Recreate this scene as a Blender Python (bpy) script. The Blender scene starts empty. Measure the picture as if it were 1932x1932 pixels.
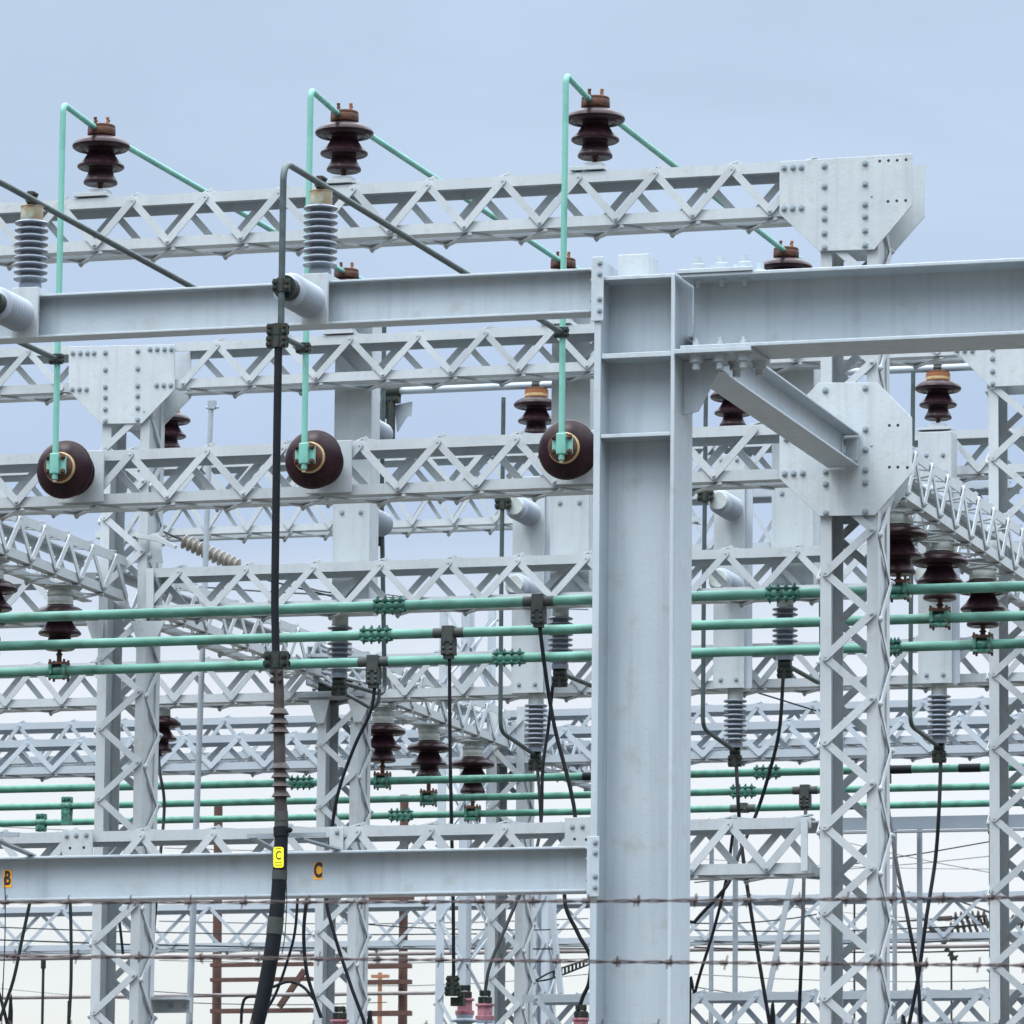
import bpy, math, random
from mathutils import Vector as V, Matrix
random.seed(7)
C = bpy.context.scene.collection
R = math.radians
# ------------------------------------------------------------------ camera
CZ, FPX = 1.7, 10970.0            # camera height (m); focal length in pixels of a 1932 px wide picture
YAW, PIT, ROL = R(16.70), R(8.756), R(0.563)
F0 = V((-math.sin(YAW)*math.cos(PIT), math.cos(YAW)*math.cos(PIT), math.sin(PIT)))
r0 = V((math.cos(YAW), math.sin(YAW), 0)); u0 = r0.cross(F0)
RR = math.cos(ROL)*r0 + math.sin(ROL)*u0
UU = math.cos(ROL)*u0 - math.sin(ROL)*r0
CAM = V((0, 0, CZ))
cd = bpy.data.cameras.new('camera'); cam = bpy.data.objects.new('camera', cd); C.objects.link(cam)
m = Matrix((RR, UU, -F0)).transposed().to_4x4(); m.translation = CAM; cam.matrix_world = m
cd.sensor_width = 36; cd.lens = FPX/1932*36; cd.clip_end = 6000; cd.clip_start = 0.5
cd.dof.use_dof = True; cd.dof.focus_distance = 28.5; cd.dof.aperture_fstop = 22
sc = bpy.context.scene; sc.camera = cam
# ------------------------------------------------------------------ sky, sun, exposure
SUN_EL, SUN_AZ = R(58), R(210)     # azimuth clockwise from +Y: behind the camera, to its left
w = bpy.data.worlds.new('World'); sc.world = w; w.use_nodes = True
nt = w.node_tree; nt.nodes.clear()
def N(t, **k):
    n = nt.nodes.new(t)
    for a, b in k.items(): setattr(n, a, b)
    return n
out = N('ShaderNodeOutputWorld'); add = N('ShaderNodeAddShader')
bg1 = N('ShaderNodeBackground'); bg1.inputs[1].default_value = 0.05
sky = N('ShaderNodeTexSky', sky_type='NISHITA', sun_disc=False, sun_elevation=SUN_EL, sun_rotation=SUN_AZ)
bg2 = N('ShaderNodeBackground'); bg2.inputs[1].default_value = 0.92
tc = N('ShaderNodeTexCoord'); sp = N('ShaderNodeSeparateXYZ')
mp = N('ShaderNodeMapping'); mp.inputs['Scale'].default_value = (3, 3, 9)
ns = N('ShaderNodeTexNoise'); ns.inputs['Scale'].default_value = 1.6; ns.inputs['Detail'].default_value = 7; ns.inputs['Roughness'].default_value = .5
mm = N('ShaderNodeMath', operation='MULTIPLY_ADD'); mm.inputs[1].default_value = 0.034; 
ma = N('ShaderNodeMath', operation='SUBTRACT'); ma.inputs[1].default_value = 0.017
ramp = N('ShaderNodeValToRGB'); e = ramp.color_ramp.elements
e[0].position = 0.0; e[0].color = (.70, .69, .70, 1)
e[1].position = 1.0; e[1].color = (6.4, 6.75, 7.2, 1)
for p, c in ((.055, (.71, .70, .70, 1)), (.118, (.69, .68, .71, 1)), (.134, (.56, .59, .67, 1)), (.150, (.365, .435, .59, 1)), (.177, (.395, .468, .605, 1)),
             (.205, (.435, .512, .632, 1)), (.25, (.455, .535, .65, 1)), (.38, (.85, .95, 1.05, 1)), (.62, (4.1, 4.4, 4.8, 1))):
    x = e.new(p); x.color = c
L = nt.links.new
L(tc.outputs['Generated'], sp.inputs[0]); L(tc.outputs['Generated'], mp.inputs[0]); L(mp.outputs[0], ns.inputs['Vector'])
L(ns.outputs['Fac'], mm.inputs[0]); L(sp.outputs['Z'], mm.inputs[2]); L(mm.outputs[0], ma.inputs[0]); L(ma.outputs[0], ramp.inputs[0])
# added dimming of the unseen low sky behind camera: light comes mostly from above
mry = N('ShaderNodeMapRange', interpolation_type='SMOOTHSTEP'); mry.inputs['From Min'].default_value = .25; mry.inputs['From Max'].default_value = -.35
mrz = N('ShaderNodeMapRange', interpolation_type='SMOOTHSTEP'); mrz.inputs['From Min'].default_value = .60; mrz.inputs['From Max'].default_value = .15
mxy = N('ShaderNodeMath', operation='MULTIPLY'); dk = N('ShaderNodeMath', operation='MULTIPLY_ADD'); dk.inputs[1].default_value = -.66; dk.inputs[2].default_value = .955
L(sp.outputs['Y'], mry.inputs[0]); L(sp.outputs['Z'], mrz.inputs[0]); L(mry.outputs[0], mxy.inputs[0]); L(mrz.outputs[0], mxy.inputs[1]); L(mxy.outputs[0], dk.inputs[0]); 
mp2 = N('ShaderNodeMapping'); mp2.inputs['Scale'].default_value = (5, 5, 13); mp2.inputs['Rotation'].default_value = (.3, .2, 0)
n2 = N('ShaderNodeTexNoise'); n2.inputs['Scale'].default_value = 1.9; n2.inputs['Detail'].default_value = 8; n2.inputs['Roughness'].default_value = .55; n2.inputs['Distortion'].default_value = .6
cl_ = N('ShaderNodeMapRange'); cl_.inputs['From Min'].default_value = .3; cl_.inputs['From Max'].default_value = .7; cl_.inputs['To Min'].default_value = .93; cl_.inputs['To Max'].default_value = 1.07
cm = N('ShaderNodeMath', operation='MULTIPLY')
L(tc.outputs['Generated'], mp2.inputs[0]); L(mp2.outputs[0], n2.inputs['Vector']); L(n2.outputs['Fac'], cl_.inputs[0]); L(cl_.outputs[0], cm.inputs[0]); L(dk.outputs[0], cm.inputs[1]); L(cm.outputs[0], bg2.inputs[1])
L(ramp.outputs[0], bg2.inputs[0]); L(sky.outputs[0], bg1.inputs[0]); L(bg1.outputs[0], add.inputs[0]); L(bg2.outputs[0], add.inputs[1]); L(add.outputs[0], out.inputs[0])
sd = bpy.data.lights.new('sun', 'SUN'); sd.energy = 2.0; sd.angle = R(20); sd.color = (1, .97, .92)
so = bpy.data.objects.new('sun', sd); C.objects.link(so)
dirn = V((math.sin(SUN_AZ)*math.cos(SUN_EL), math.cos(SUN_AZ)*math.cos(SUN_EL), math.sin(SUN_EL)))
so.rotation_euler = dirn.to_track_quat('Z', 'Y').to_euler(); so.location = (0, 0, 40)
sc.view_settings.view_transform = 'Standard'; sc.view_settings.look = 'None'; sc.view_settings.exposure = 0.0; sc.view_settings.gamma = 1
sc.render.engine = 'CYCLES'
# ------------------------------------------------------------------ where a point of the picture lies in the yard
def ray(x, y): return F0 + RR*((x-966)/FPX) + UU*((966-y)/FPX)
def P(x, y, Y):
    d = ray(x, y); return CAM + d*(Y/d.y)
def S(x, y, Y): return (P(x, y, Y)-CAM).dot(F0)/FPX          # metres per pixel there
# ------------------------------------------------------------------ materials
def mat(name, base, rough=.5, metal=0., c2=None, mix=.35, scale=6., c3=None, mix3=0., scale3=25., bump=.0, spec=.5, stretch=(1,1,1), thr=(.45,.6), streak=0., rustsp=0., vary=0.):
    mt = bpy.data.materials.new(name); mt.use_nodes = True; t = mt.node_tree; b = t.nodes['Principled BSDF']
    b.inputs['Roughness'].default_value = rough; b.inputs['Metallic'].default_value = metal; b.inputs['Specular IOR Level'].default_value = spec
    co = t.nodes.new('ShaderNodeTexCoord'); mpg = t.nodes.new('ShaderNodeMapping'); mpg.inputs['Scale'].default_value = stretch
    t.links.new(co.outputs['Object'], mpg.inputs[0])
    col = None
    def layer(prev, c, amt, s, lo, hi, det=6):
        n = t.nodes.new('ShaderNodeTexNoise'); n.inputs['Scale'].default_value = s; n.inputs['Detail'].default_value = det
        t.links.new(mpg.outputs[0], n.inputs['Vector'])
        r = t.nodes.new('ShaderNodeMapRange'); r.inputs['From Min'].default_value = lo; r.inputs['From Max'].default_value = hi; r.inputs['To Max'].default_value = amt
        t.links.new(n.outputs['Fac'], r.inputs[0])
        mx = t.nodes.new('ShaderNodeMix'); mx.data_type = 'RGBA'
        t.links.new(r.outputs[0], mx.inputs[0])
        if isinstance(prev, tuple): mx.inputs[6].default_value = (*prev, 1)
        else: t.links.new(prev, mx.inputs[6])
        mx.inputs[7].default_value = (*c, 1)
        return mx.outputs[2]
    prev = tuple(base)
    if c2: prev = layer(prev, c2, mix, scale, .35, .7)
    if c3: prev = layer(prev, c3, mix3, scale3, thr[0], thr[1], 8)
    if streak:      # rain streaks running down and fine rust specks: wear that stays with the surface
        mpg2 = t.nodes.new('ShaderNodeMapping'); mpg2.inputs['Scale'].default_value = (26, 26, 1.3); t.links.new(co.outputs['Object'], mpg2.inputs[0])
        keep = mpg; mpg = mpg2; prev = layer(prev, tuple(v*.62 for v in base), streak, 1.0, .48, .78, 5); mpg = keep
    if rustsp: prev = layer(prev, (.16, .09, .05), rustsp, 75, .70, .80, 3)
    if vary:
        oi = t.nodes.new('ShaderNodeObjectInfo'); rg = t.nodes.new('ShaderNodeMapRange'); rg.inputs['To Min'].default_value = 1-vary; rg.inputs['To Max'].default_value = 1+vary*.6
        vm = t.nodes.new('ShaderNodeVectorMath'); vm.operation = 'SCALE'; t.links.new(oi.outputs['Random'], rg.inputs[0]); t.links.new(rg.outputs[0], vm.inputs['Scale'])
        if isinstance(prev, tuple): vm.inputs[0].default_value = prev
        else: t.links.new(prev, vm.inputs[0])
        prev = vm.outputs[0]
    if isinstance(prev, tuple): b.inputs['Base Color'].default_value = (*prev, 1)
    else: t.links.new(prev, b.inputs['Base Color'])
    n = t.nodes.new('ShaderNodeTexNoise'); n.inputs['Scale'].default_value = 14; n.inputs['Detail'].default_value = 5
    t.links.new(mpg.outputs[0], n.inputs['Vector'])
    r = t.nodes.new('ShaderNodeMapRange'); r.inputs['To Min'].default_value = max(rough-.12, .05); r.inputs['To Max'].default_value = min(rough+.15, 1)
    t.links.new(n.outputs['Fac'], r.inputs[0]); t.links.new(r.outputs[0], b.inputs['Roughness'])
    if bump:
        n2 = t.nodes.new('ShaderNodeTexNoise'); n2.inputs['Scale'].default_value = 60; n2.inputs['Detail'].default_value = 4
        bp = t.nodes.new('ShaderNodeBump'); bp.inputs['Strength'].default_value = bump; bp.inputs['Distance'].default_value = .004
        t.links.new(mpg.outputs[0], n2.inputs['Vector']); t.links.new(n2.outputs['Fac'], bp.inputs['Height']); t.links.new(bp.outputs[0], b.inputs['Normal'])
    return mt
M = {}
M['paint'] = mat('pale_grey_paint', (.335, .388, .425), .48, 0, (.285, .338, .375), .7, 2.2, (.25, .25, .225), .55, 9, .25, thr=(.58, .78), streak=.40, rustsp=.5)
M['lattice'] = mat('lattice_paint', (.375, .41, .428), .5, 0, (.305, .345, .37), .6, 3.0, (.26, .225, .17), .5, 14, .2, thr=(.6, .8), spec=.3, streak=.25, rustsp=.6, vary=.10)
M['plate'] = mat('gusset_paint', (.375, .417, .436), .45, 0, (.32, .365, .392), .7, 5.0, (.29, .295, .265), .4, 22, .25, thr=(.55, .75), streak=.40, rustsp=.5, vary=.05)
M['far'] = mat('far_lattice_paint', (.33, .375, .415), .55, 0, (.27, .315, .355), .5, 4, None, spec=.3, vary=.12)
M['bolt'] = mat('bolt_steel', (.27, .33, .365), .4, .2, (.17, .21, .24), .7, 40)
M['galv'] = mat('galvanised_pipe', (.25, .29, .325), .5, .1, (.19, .225, .255), .7, 12)
M['green'] = mat('green_patina', (.042, .160, .122), .6, 0, (.088, .24, .195), .9, 9, (.022, .085, .06), .85, 16, .1, stretch=(.45, 1, 1), thr=(.50, .72), rustsp=.8, vary=.06)
M['mint'] = mat('mint_patina', (.145, .37, .31), .5, 0, (.085, .265, .225), .9, 5, (.045, .13, .10), .6, 18, .05, stretch=(1, 1, .4), thr=(.55, .8))
M['greenfit'] = mat('green_fitting', (.018, .105, .075), .5, .1, (.075, .26, .20), .8, 30, (.01, .05, .04), .8, 40, .4)
M['greenfar'] = mat('deep_green_patina', (.030, .15, .105), .6, 0, (.055, .20, .155), .7, 6, (.018, .08, .06), .6, 14, .1)
M['conduit'] = mat('dark_copper', (.040, .060, .062), .45, .2, (.058, .088, .087), .7, 5, (.02, .03, .034), .6, 20, .3)
M['fit'] = mat('dark_fitting', (.010, .021, .019), .55, .2, (.03, .046, .042), .6, 30, (.055, .035, .025), .5, 45, .4, spec=.3)
M['brown'] = mat('brown_porcelain', (.013, .0055, .0085), .30, 0, (.024, .009, .013), .6, 9, (.05, .035, .03), .22, 34, 0, spec=.15, thr=(.5, .7))
M['greyp'] = mat('grey_porcelain', (.155, .185, .225), .25, 0, (.13, .155, .19), .5, 8, spec=.6)
M['ribp'] = mat('grey_porcelain_light', (.25, .29, .34), .42, 0, (.21, .245, .29), .5, 8)
M['rust'] = mat('rusty_iron', (.050, .019, .012), .75, .1, (.13, .042, .014), .8, 25, (.025, .013, .011), .7, 40, .6)
M['rustor'] = mat('orange_rust', (.24, .085, .022), .7, 0, (.11, .04, .018), .7, 25)
M['brass'] = mat('yellowed_collar', (.42, .32, .16), .6, 0, (.26, .15, .06), .8, 20)
M['capg'] = mat('green_grey_cap', (.20, .25, .21), .5, 0, (.26, .13, .035), .9, 9, (.42, .45, .36), .6, 20, .3)
M['capt'] = mat('grey_cast_cap', (.36, .42, .42), .5, 0, (.26, .24, .20), .7, 20)
M['cable'] = mat('black_rubber', (.006, .008, .011), .6, 0, (.012, .015, .020), .7, 10, bump=.3, spec=.12)
M['wirec'] = mat('dark_wire', (.012, .018, .018), .6, 0, (.022, .032, .032), .6, 10, spec=.12)
M['boot'] = mat('brown_rubber_boot', (.034, .029, .028), .6, 0, (.055, .044, .038), .7, 12, (.014, .014, .017), .5, 20, spec=.3)
M['tape'] = mat('grey_tape', (.030, .036, .036), .7, 0, (.05, .058, .052), .6, 20, spec=.3)
M['yellow'] = mat('yellow_tag', (.85, .80, .02), .45)
M['orange'] = mat('orange_sticker', (.85, .38, .015), .5, 0, (.7, .28, .02), .5, 30)
M['ink'] = mat('black_ink', (.012, .012, .014), .5)
M['pink'] = mat('pink_paint', (.38, .16, .20), .6, 0, (.24, .08, .10), .6, 20, (.10, .05, .06), .6, 30)
M['wood'] = mat('creosoted_wood', (.050, .024, .018), .85, 0, (.085, .042, .032), .8, 12, stretch=(8, 8, .6), bump=.5)
M['woodlt'] = mat('orange_wood', (.30, .14, .07), .85, 0, (.20, .09, .05), .8, 12, stretch=(8, 8, .6), bump=.5)
M['barb'] = mat('rusty_barbed_wire', (.060, .043, .043), .7, .3, (.035, .025, .027), .7, 40)
M['brownpipe'] = mat('weathered_pipe', (.20, .185, .19), .7, 0, (.10, .08, .075), .9, 3)
M['beige'] = mat('beige_porcelain', (.20, .19, .165), .4, 0, (.13, .12, .10), .7, 12)
M['gravel'] = mat('gravel', (.072, .062, .050), .95, 0, (.05, .043, .035), .8, .6, (.11, .10, .085), .6, 9, .8)
M['concrete'] = mat('concrete', (.36, .35, .33), .9, 0, (.27, .26, .25), .7, 4, bump=.5)
# ------------------------------------------------------------------ mesh building
class MB:
    def __init__(s): s.v = []; s.f = []; s.sm = []
    def add(s, vs, fs, smooth=False):
        o = len(s.v); s.v += [V(a) for a in vs]; s.f += [tuple(i+o for i in f) for f in fs]; s.sm += [smooth]*len(fs)
    def obox(s, c, ax, ay, az):
        c, ax, ay, az = V(c), V(ax), V(ay), V(az)
        vs = [c+ax*i+ay*j+az*k for k in (-1, 1) for j in (-1, 1) for i in (-1, 1)]
        fs = [(0,2,3,1), (4,5,7,6), (0,1,5,4), (2,6,7,3), (0,4,6,2), (1,3,7,5)]
        if ax.cross(ay).dot(az) < 0: fs = [f[::-1] for f in fs]
        s.add(vs, fs); return s
    def box(s, a, b):
        a, b = V(a), V(b); c = (a+b)/2; h = (b-a)/2
        return s.obox(c, (abs(h.x), 0, 0), (0, abs(h.y), 0), (0, 0, abs(h.z)))
    def bar(s, p, q, wdir, wd, th, rounded=0):
        """flat bar p-q, wide along wdir, thick along the normal; rounded ends when asked"""
        p, q = V(p), V(q); d = (q-p).normalized(); wv = V(wdir); wv = (wv-d*wv.dot(d)).normalized(); n = d.cross(wv)
        if not rounded:
            return s.obox((p+q)/2, (q-p)/2, wv*wd/2, n*th/2)
        k = 5; o = []
        for i in range(k+1):
            a = math.pi*i/k - math.pi/2; o.append(q + d*(math.cos(a)*wd/2) + wv*(math.sin(a)*wd/2))
        for i in range(k+1):
            a = math.pi*i/k + math.pi/2; o.append(p + d*(math.cos(a)*wd/2) + wv*(math.sin(a)*wd/2))
        s.prism(o, n*th); return s
    def prism(s, poly, ext):
        ext = V(ext); n = len(poly); a = [V(x)-ext/2 for x in poly]; b = [V(x)+ext/2 for x in poly]
        nrm = sum(((a[i]-a[0]).cross(a[i+1]-a[0]) for i in range(1, n-1)), V((0, 0, 0)))
        if nrm.dot(ext) < 0: a.reverse(); b.reverse()
        fs = [tuple(range(n))[::-1], tuple(range(n, 2*n))] + [(i, (i+1) % n, n+(i+1) % n, n+i) for i in range(n)]
        s.add(a+b, fs); return s
    def tube(s, pts, r, n=10, cap=True):
        pts = [V(p) for p in pts]
        if not isinstance(r, (list, tuple)): pts = [p for i, p in enumerate(pts) if i == 0 or (p-pts[i-1]).length > 1e-5]
        rs = r if isinstance(r, (list, tuple)) else [r]*len(pts)
        t0 = (pts[1]-pts[0]).normalized(); a = V((0, 0, 1)) if abs(t0.z) < .9 else V((1, 0, 0))
        u = t0.cross(a).normalized(); vs = []; T = t0
        for i, p in enumerate(pts):
            if i == 0: t = t0
            elif i == len(pts)-1: t = (p-pts[i-1]).normalized()
            else: t = ((pts[i+1]-p).normalized()+(p-pts[i-1]).normalized()).normalized()
            u = (u-t*u.dot(t)).normalized(); w2 = t.cross(u)
            for k in range(n):
                an = 2*math.pi*k/n; vs.append(p+(u*math.cos(an)+w2*math.sin(an))*rs[i])
        fs = [(i*n+k, i*n+(k+1) % n, (i+1)*n+(k+1) % n, (i+1)*n+k) for i in range(len(pts)-1) for k in range(n)]
        s.add(vs, fs, True)
        if cap:
            o = len(s.v)-len(vs); s.f += [tuple(o+k for k in range(n))[::-1], tuple(o+(len(pts)-1)*n+k for k in range(n))]; s.sm += [False, False]
        return s
    def lathe(s, prof, c=(0, 0, 0), ax=(0, 0, 1), n=24):
        """profile of (radius, height) along ax from c"""
        c, ax = V(c), V(ax).normalized(); a = V((1, 0, 0)) if abs(ax.x) < .9 else V((0, 1, 0)); u = ax.cross(a).normalized(); w2 = ax.cross(u); vs = []
        for r, h in prof:
            for k in range(n):
                an = 2*math.pi*k/n; vs.append(c+ax*h+(u*math.cos(an)+w2*math.sin(an))*max(r, 1e-5))
        up = prof[-1][1] >= prof[0][1]
        fs = []
        for i in range(len(prof)-1):
            for k in range(n):
                f = (i*n+k, i*n+(k+1) % n, (i+1)*n+(k+1) % n, (i+1)*n+k); fs.append(f if up else f[::-1])
        s.add(vs, fs, True); return s
    def bolt(s, c, nrm, r, h=None, n=6):
        h = h or r*.9; c, nrm = V(c), V(nrm).normalized()
        s.lathe([(r*1.45, 0), (r*1.45, h*.25), (r, h*.26), (r, h), (r*.55, h*1.02), (r*.5, h*1.5), (0, h*1.5)], c, nrm, n)
        for i in range(1, 6*n+1): s.sm[-i] = False
        return s
def link(name, mb, mt, org, parent=None, bevel=0, coll=C):
    me = bpy.data.meshes.new(name); o3 = V(org)
    me.from_pydata([v-o3 for v in mb.v], [], mb.f); me.materials.append(M[mt])
    me.polygons.foreach_set('use_smooth', mb.sm); me.update()
    if any(mb.sm): me.set_sharp_from_angle(angle=R(42))
    ob = bpy.data.objects.new(name, me); coll.objects.link(ob)
    if parent: ob.parent = parent
    if bevel:
        b = ob.modifiers.new('edge', 'BEVEL'); b.width = bevel; b.segments = 2; b.limit_method = 'ANGLE'; b.angle_limit = R(50)
    return ob
ORG = {}
def tag(o, label=None, cat=None, group=None, kind=None):
    if label: o['label'] = label
    if cat: o['category'] = cat
    if group: o['group'] = group
    if kind: o['kind'] = kind
    return o
def thing(name, label, cat, loc, group=None):
    o = bpy.data.objects.new(name, None); C.objects.link(o); o.location = V(loc); o.empty_display_size = .1
    ORG[o.name] = V(loc); return tag(o, label, cat, group)
def part(root, name, mb, mt, parent=None, label=None, bevel=0):
    ob = link(name, mb, mt, ORG[root.name], parent or root, bevel)
    if label: ob['label'] = label
    return ob
def solo(name, mb, mt, label, cat, group=None, loc=None, bevel=0):
    loc = loc if loc is not None else mb.v[0]
    ob = link(name, mb, mt, loc, None, bevel); ob.location = V(loc); ORG[ob.name] = V(loc); return tag(ob, label, cat, group)
def copy_tree(o, parent=None):
    c = o.copy(); C.objects.link(c); c.parent = parent
    for ch in [x for x in o.children]: copy_tree(ch, c)
    return c
bm_ = MB().bolt((0, 0, 0), (0, -1, 0), .012); _bolt = bpy.data.meshes.new('bolt')
_bolt.from_pydata(bm_.v, [], bm_.f); _bolt.materials.append(M['bolt'])
def bolt_part(root, parent, pos, sc_=1.0, nrm=(0, -1, 0)):
    o = bpy.data.objects.new('bolt', _bolt); C.objects.link(o); o.parent = parent; o.location = V(pos)-ORG[root.name]; o.scale = (sc_,)*3
    o.rotation_euler = V((0, -1, 0)).rotation_difference(V(nrm)).to_euler(); return o
def cr(pts, k=8):
    pts = [V(p) for p in pts]; q = [pts[0]*2-pts[1]]+pts+[pts[-1]*2-pts[-2]]; o = []
    for i in range(1, len(q)-2):
        for j in range(k):
            t = j/k; a, b, c, d = q[i-1], q[i], q[i+1], q[i+2]
            o.append(.5*((2*b)+(-a+c)*t+(2*a-5*b+4*c-d)*t*t+(-a+3*b-3*c+d)*t**3))
    o.append(pts[-1]); return o
def fillet(pts, r, k=6):
    pts = [V(p) for p in pts]; o = [pts[0]]
    for i in range(1, len(pts)-1):
        a = (pts[i-1]-pts[i]).normalized(); b = (pts[i+1]-pts[i]).normalized()
        ang = a.angle(b); t = min(r/math.tan(ang/2), (pts[i-1]-pts[i]).length*.45, (pts[i+1]-pts[i]).length*.45)
        p0, p1 = pts[i]+a*t, pts[i]+b*t
        for j in range(k+1):
            s = j/k; o.append(p0*(1-s)**2+pts[i]*2*s*(1-s)+p1*s*s)
    o.append(pts[-1]); return o
X, Y_, Z = V((1, 0, 0)), V((0, 1, 0)), V((0, 0, 1))
# ------------------------------------------------------------------ ground
g = MB(); g.add([(-3000, -3000, 0), (3000, -3000, 0), (3000, 3000, 0), (-3000, 3000, 0)], [(0, 1, 2, 3)])
tag(link('ground', g, 'gravel', (0, 0, 0)), kind='structure')
# ------------------------------------------------------------------ laced girders and columns
TH = .008
def angle_chord(p, q, d1, d2, leg1, leg2):
    """L profile whose outer corner runs p-q, legs pointing along d1 and d2"""
    b = MB(); p, q = V(p), V(q); ax = (q-p)/2; c = (p+q)/2
    b.obox(c+d1*leg1/2+d2*TH/2, ax, d1*leg1/2, d2*TH/2)
    b.obox(c+d2*(leg2/2+TH/2+.0005)+d1*TH/2, ax*.9999, d2*(leg2/2-TH/2), d1*TH/2)
    return b
def zig(o, along, across, nrm, length, height, per, ph, bw, inset, lap=0.0):
    """bars of a zigzag on one face: o is the corner, nrm the outward normal"""
    bars = []; half = per/2; k0 = math.ceil((-ph)/half)
    k = k0
    while ph+(k+1)*half <= length+1e-6:
        s0, s1 = ph+k*half, ph+(k+1)*half
        h0 = inset-lap if k % 2 == 0 else height-inset+lap; h1 = height-inset+lap if k % 2 == 0 else inset-lap
        lift = TH*.5+.001 + (TH*.9 if k % 2 else 0)
        bars.append((o+along*s0+across*h0+nrm*lift, o+along*s1+across*h1+nrm*lift, k)); k += 1
    return bars
def bar_mb(b, a, c, across, along, nrm, bw, bolts, br):
    d = (c-a).normalized(); wv = nrm.cross(d)
    b.bar(a, c, wv, bw, TH*.9, 1)
    if bolts: b.bolt(a+nrm*TH*.5, nrm, br, n=6)
    return b
def laced(name, label, cat, group, o, along, dn, bk, length, H, W, per, ph, mt='lattice', fine=True, leg=.052, bw=.036, base=None, plan=True, xlace=False, side_label=None):
    """box lattice; o = front top (or front left for a column) corner, along its length, dn across the front face, bk to the back"""
    root = thing(name, label, cat, base if base is not None else o, group)
    al, dn, bk = V(along), V(dn), V(bk)
    corners = [(o, dn, bk), (o+dn*H, -dn, bk), (o+bk*W, dn, -bk), (o+dn*H+bk*W, -dn, -bk)]
    for c, a, b in corners: part(root, 'chord' if abs(al.z) < .5 else 'leg', angle_chord(c, c+al*length, a, b, leg, leg*1.75 if abs(al.x) > .5 else leg*1.1), mt)
    ins = leg*.5; br = .0085
    fr = zig(o, al, dn, -bk, length, H, per, ph, bw, ins)
    if fine:
        for a, c, k in fr: part(root, 'lacing_bar', bar_mb(MB(), a, c, dn, al, -bk, bw, True, br), mt)
    else:
        b = MB()
        for a, c, k in fr: bar_mb(b, a, c, dn, al, -bk, bw, k % 2 == 0, br)
        if xlace:
            for a, c, k in zig(o, al, dn, -bk, length, H, per, ph+per/2, bw, ins): bar_mb(b, a, c, dn, al, -bk, bw, False, br)
        part(root, 'front_lacing', b, mt)
    b = MB()
    for a, c, k in zig(o+bk*W, al, dn, bk, length, H, per, ph+per/2, bw, ins): bar_mb(b, a, c, dn, al, bk, bw, False, br)
    part(root, 'back_lacing', b, mt)
    if plan:
        for nm, oo, nn in (('top_lacing', o, -dn), ('bottom_lacing', o+dn*H, dn)):
            b = MB()
            for a, c, k in zig(oo, al, bk, nn, length, W, per, ph+per*(.06 if nm[0] == 't' else .56), bw, ins, .012):
                bar_mb(b, a, c, bk, al, nn, bw*.8, True, br*1.2)
                # bar ends stand a little proud as small tips
            part(root, nm if abs(al.z) < .5 else 'side_lacing', b, mt)
    return root
def girder(label, Y, xl, xr, xref, ytop, hpx, node, per, mt='lattice', fine=True, group='lattice girders', W=None, bw=.036, leg=.052, name='lattice_girder', xlace=False):
    p = P(xref, ytop, Y); s = S(xref, ytop, Y); H = hpx*s
    xa, xb = P(xl, ytop-(xl-xref)*.045, Y).x, P(xr, ytop-(xr-xref)*.045, Y).x
    pw = P(xref+per, ytop, Y).x-p.x; nx = P(node, ytop, Y).x
    ph = (nx-xa) % pw
    return laced(name, label, 'girder', group, V((xa, Y, p.z)), X, -Z, Y_, xb-xa, H, W or H, pw, ph, mt, fine, leg, bw)
def column(label, Y, xl, yl, wpx, ytop, node, per, mt='lattice', fine=True, group='lattice columns', dpt=.25, bw=.037, leg=.055, flip=False, deep=True, name='lattice_column', xlace=False):
    """column whose front left edge is at pixel (xl, yl)"""
    p = P(xl, yl, Y); s = S(xl, yl, Y); W = wpx*s/math.cos(YAW)*1.0
    zt = P(xl, ytop, Y).z; zn = P(xl, node, Y).z; pw = per*s
    Y -= .0046; o = V((p.x, Y, zt)); ph = (zt-zn) % pw
    root = laced(name, label, 'column', group, o, -Z, X, Y_, zt-.12, W, dpt, pw, ph, mt, fine, leg, bw, base=V((p.x+W/2, Y+dpt/2, 0)))
    if deep:
        for xx in (p.x+TH+.002, p.x+W-TH-.009):
            b = MB().box((xx, Y+leg+.004, .12), (xx+.007, Y+dpt-leg-.004, zt-.03)); part(root, 'web_plate', b, mt)
    b = MB().box((p.x-.12, Y-.12, -.05), (p.x+W+.12, Y+dpt+.12, .12)); part(root, 'footing', b, 'concrete')
    return root, p.x, p.x+W, zt
def plate(root, pts, Y, th=.010, mt='plate', bolts=(), bsc=1.0, holes=(), name='gusset_plate', parent=None):
    b = MB().prism([P(x, y, Y) for x, y in pts], (0, th, 0)); o = part(root, name, b, mt, parent, bevel=.0015)
    for x, y in bolts: bolt_part(root, o, P(x, y, Y-th/2), bsc)
    if holes:
        h = MB()
        for x, y in holes: h.lathe([(.0075, 0), (0, .0005)], P(x, y, Y-th/2-.0005), (0, -1, 0), 10)
        part(root, 'bolt_hole', h, 'ink', o)
    return o
B_, C_, D_, E_ = 27.0, 30.8, 34.4, 38.4
A_ = 23.4
zc = lambda pts, ox, oy, k: [(ox+a/k, oy+b/k) for a, b in pts]
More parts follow.
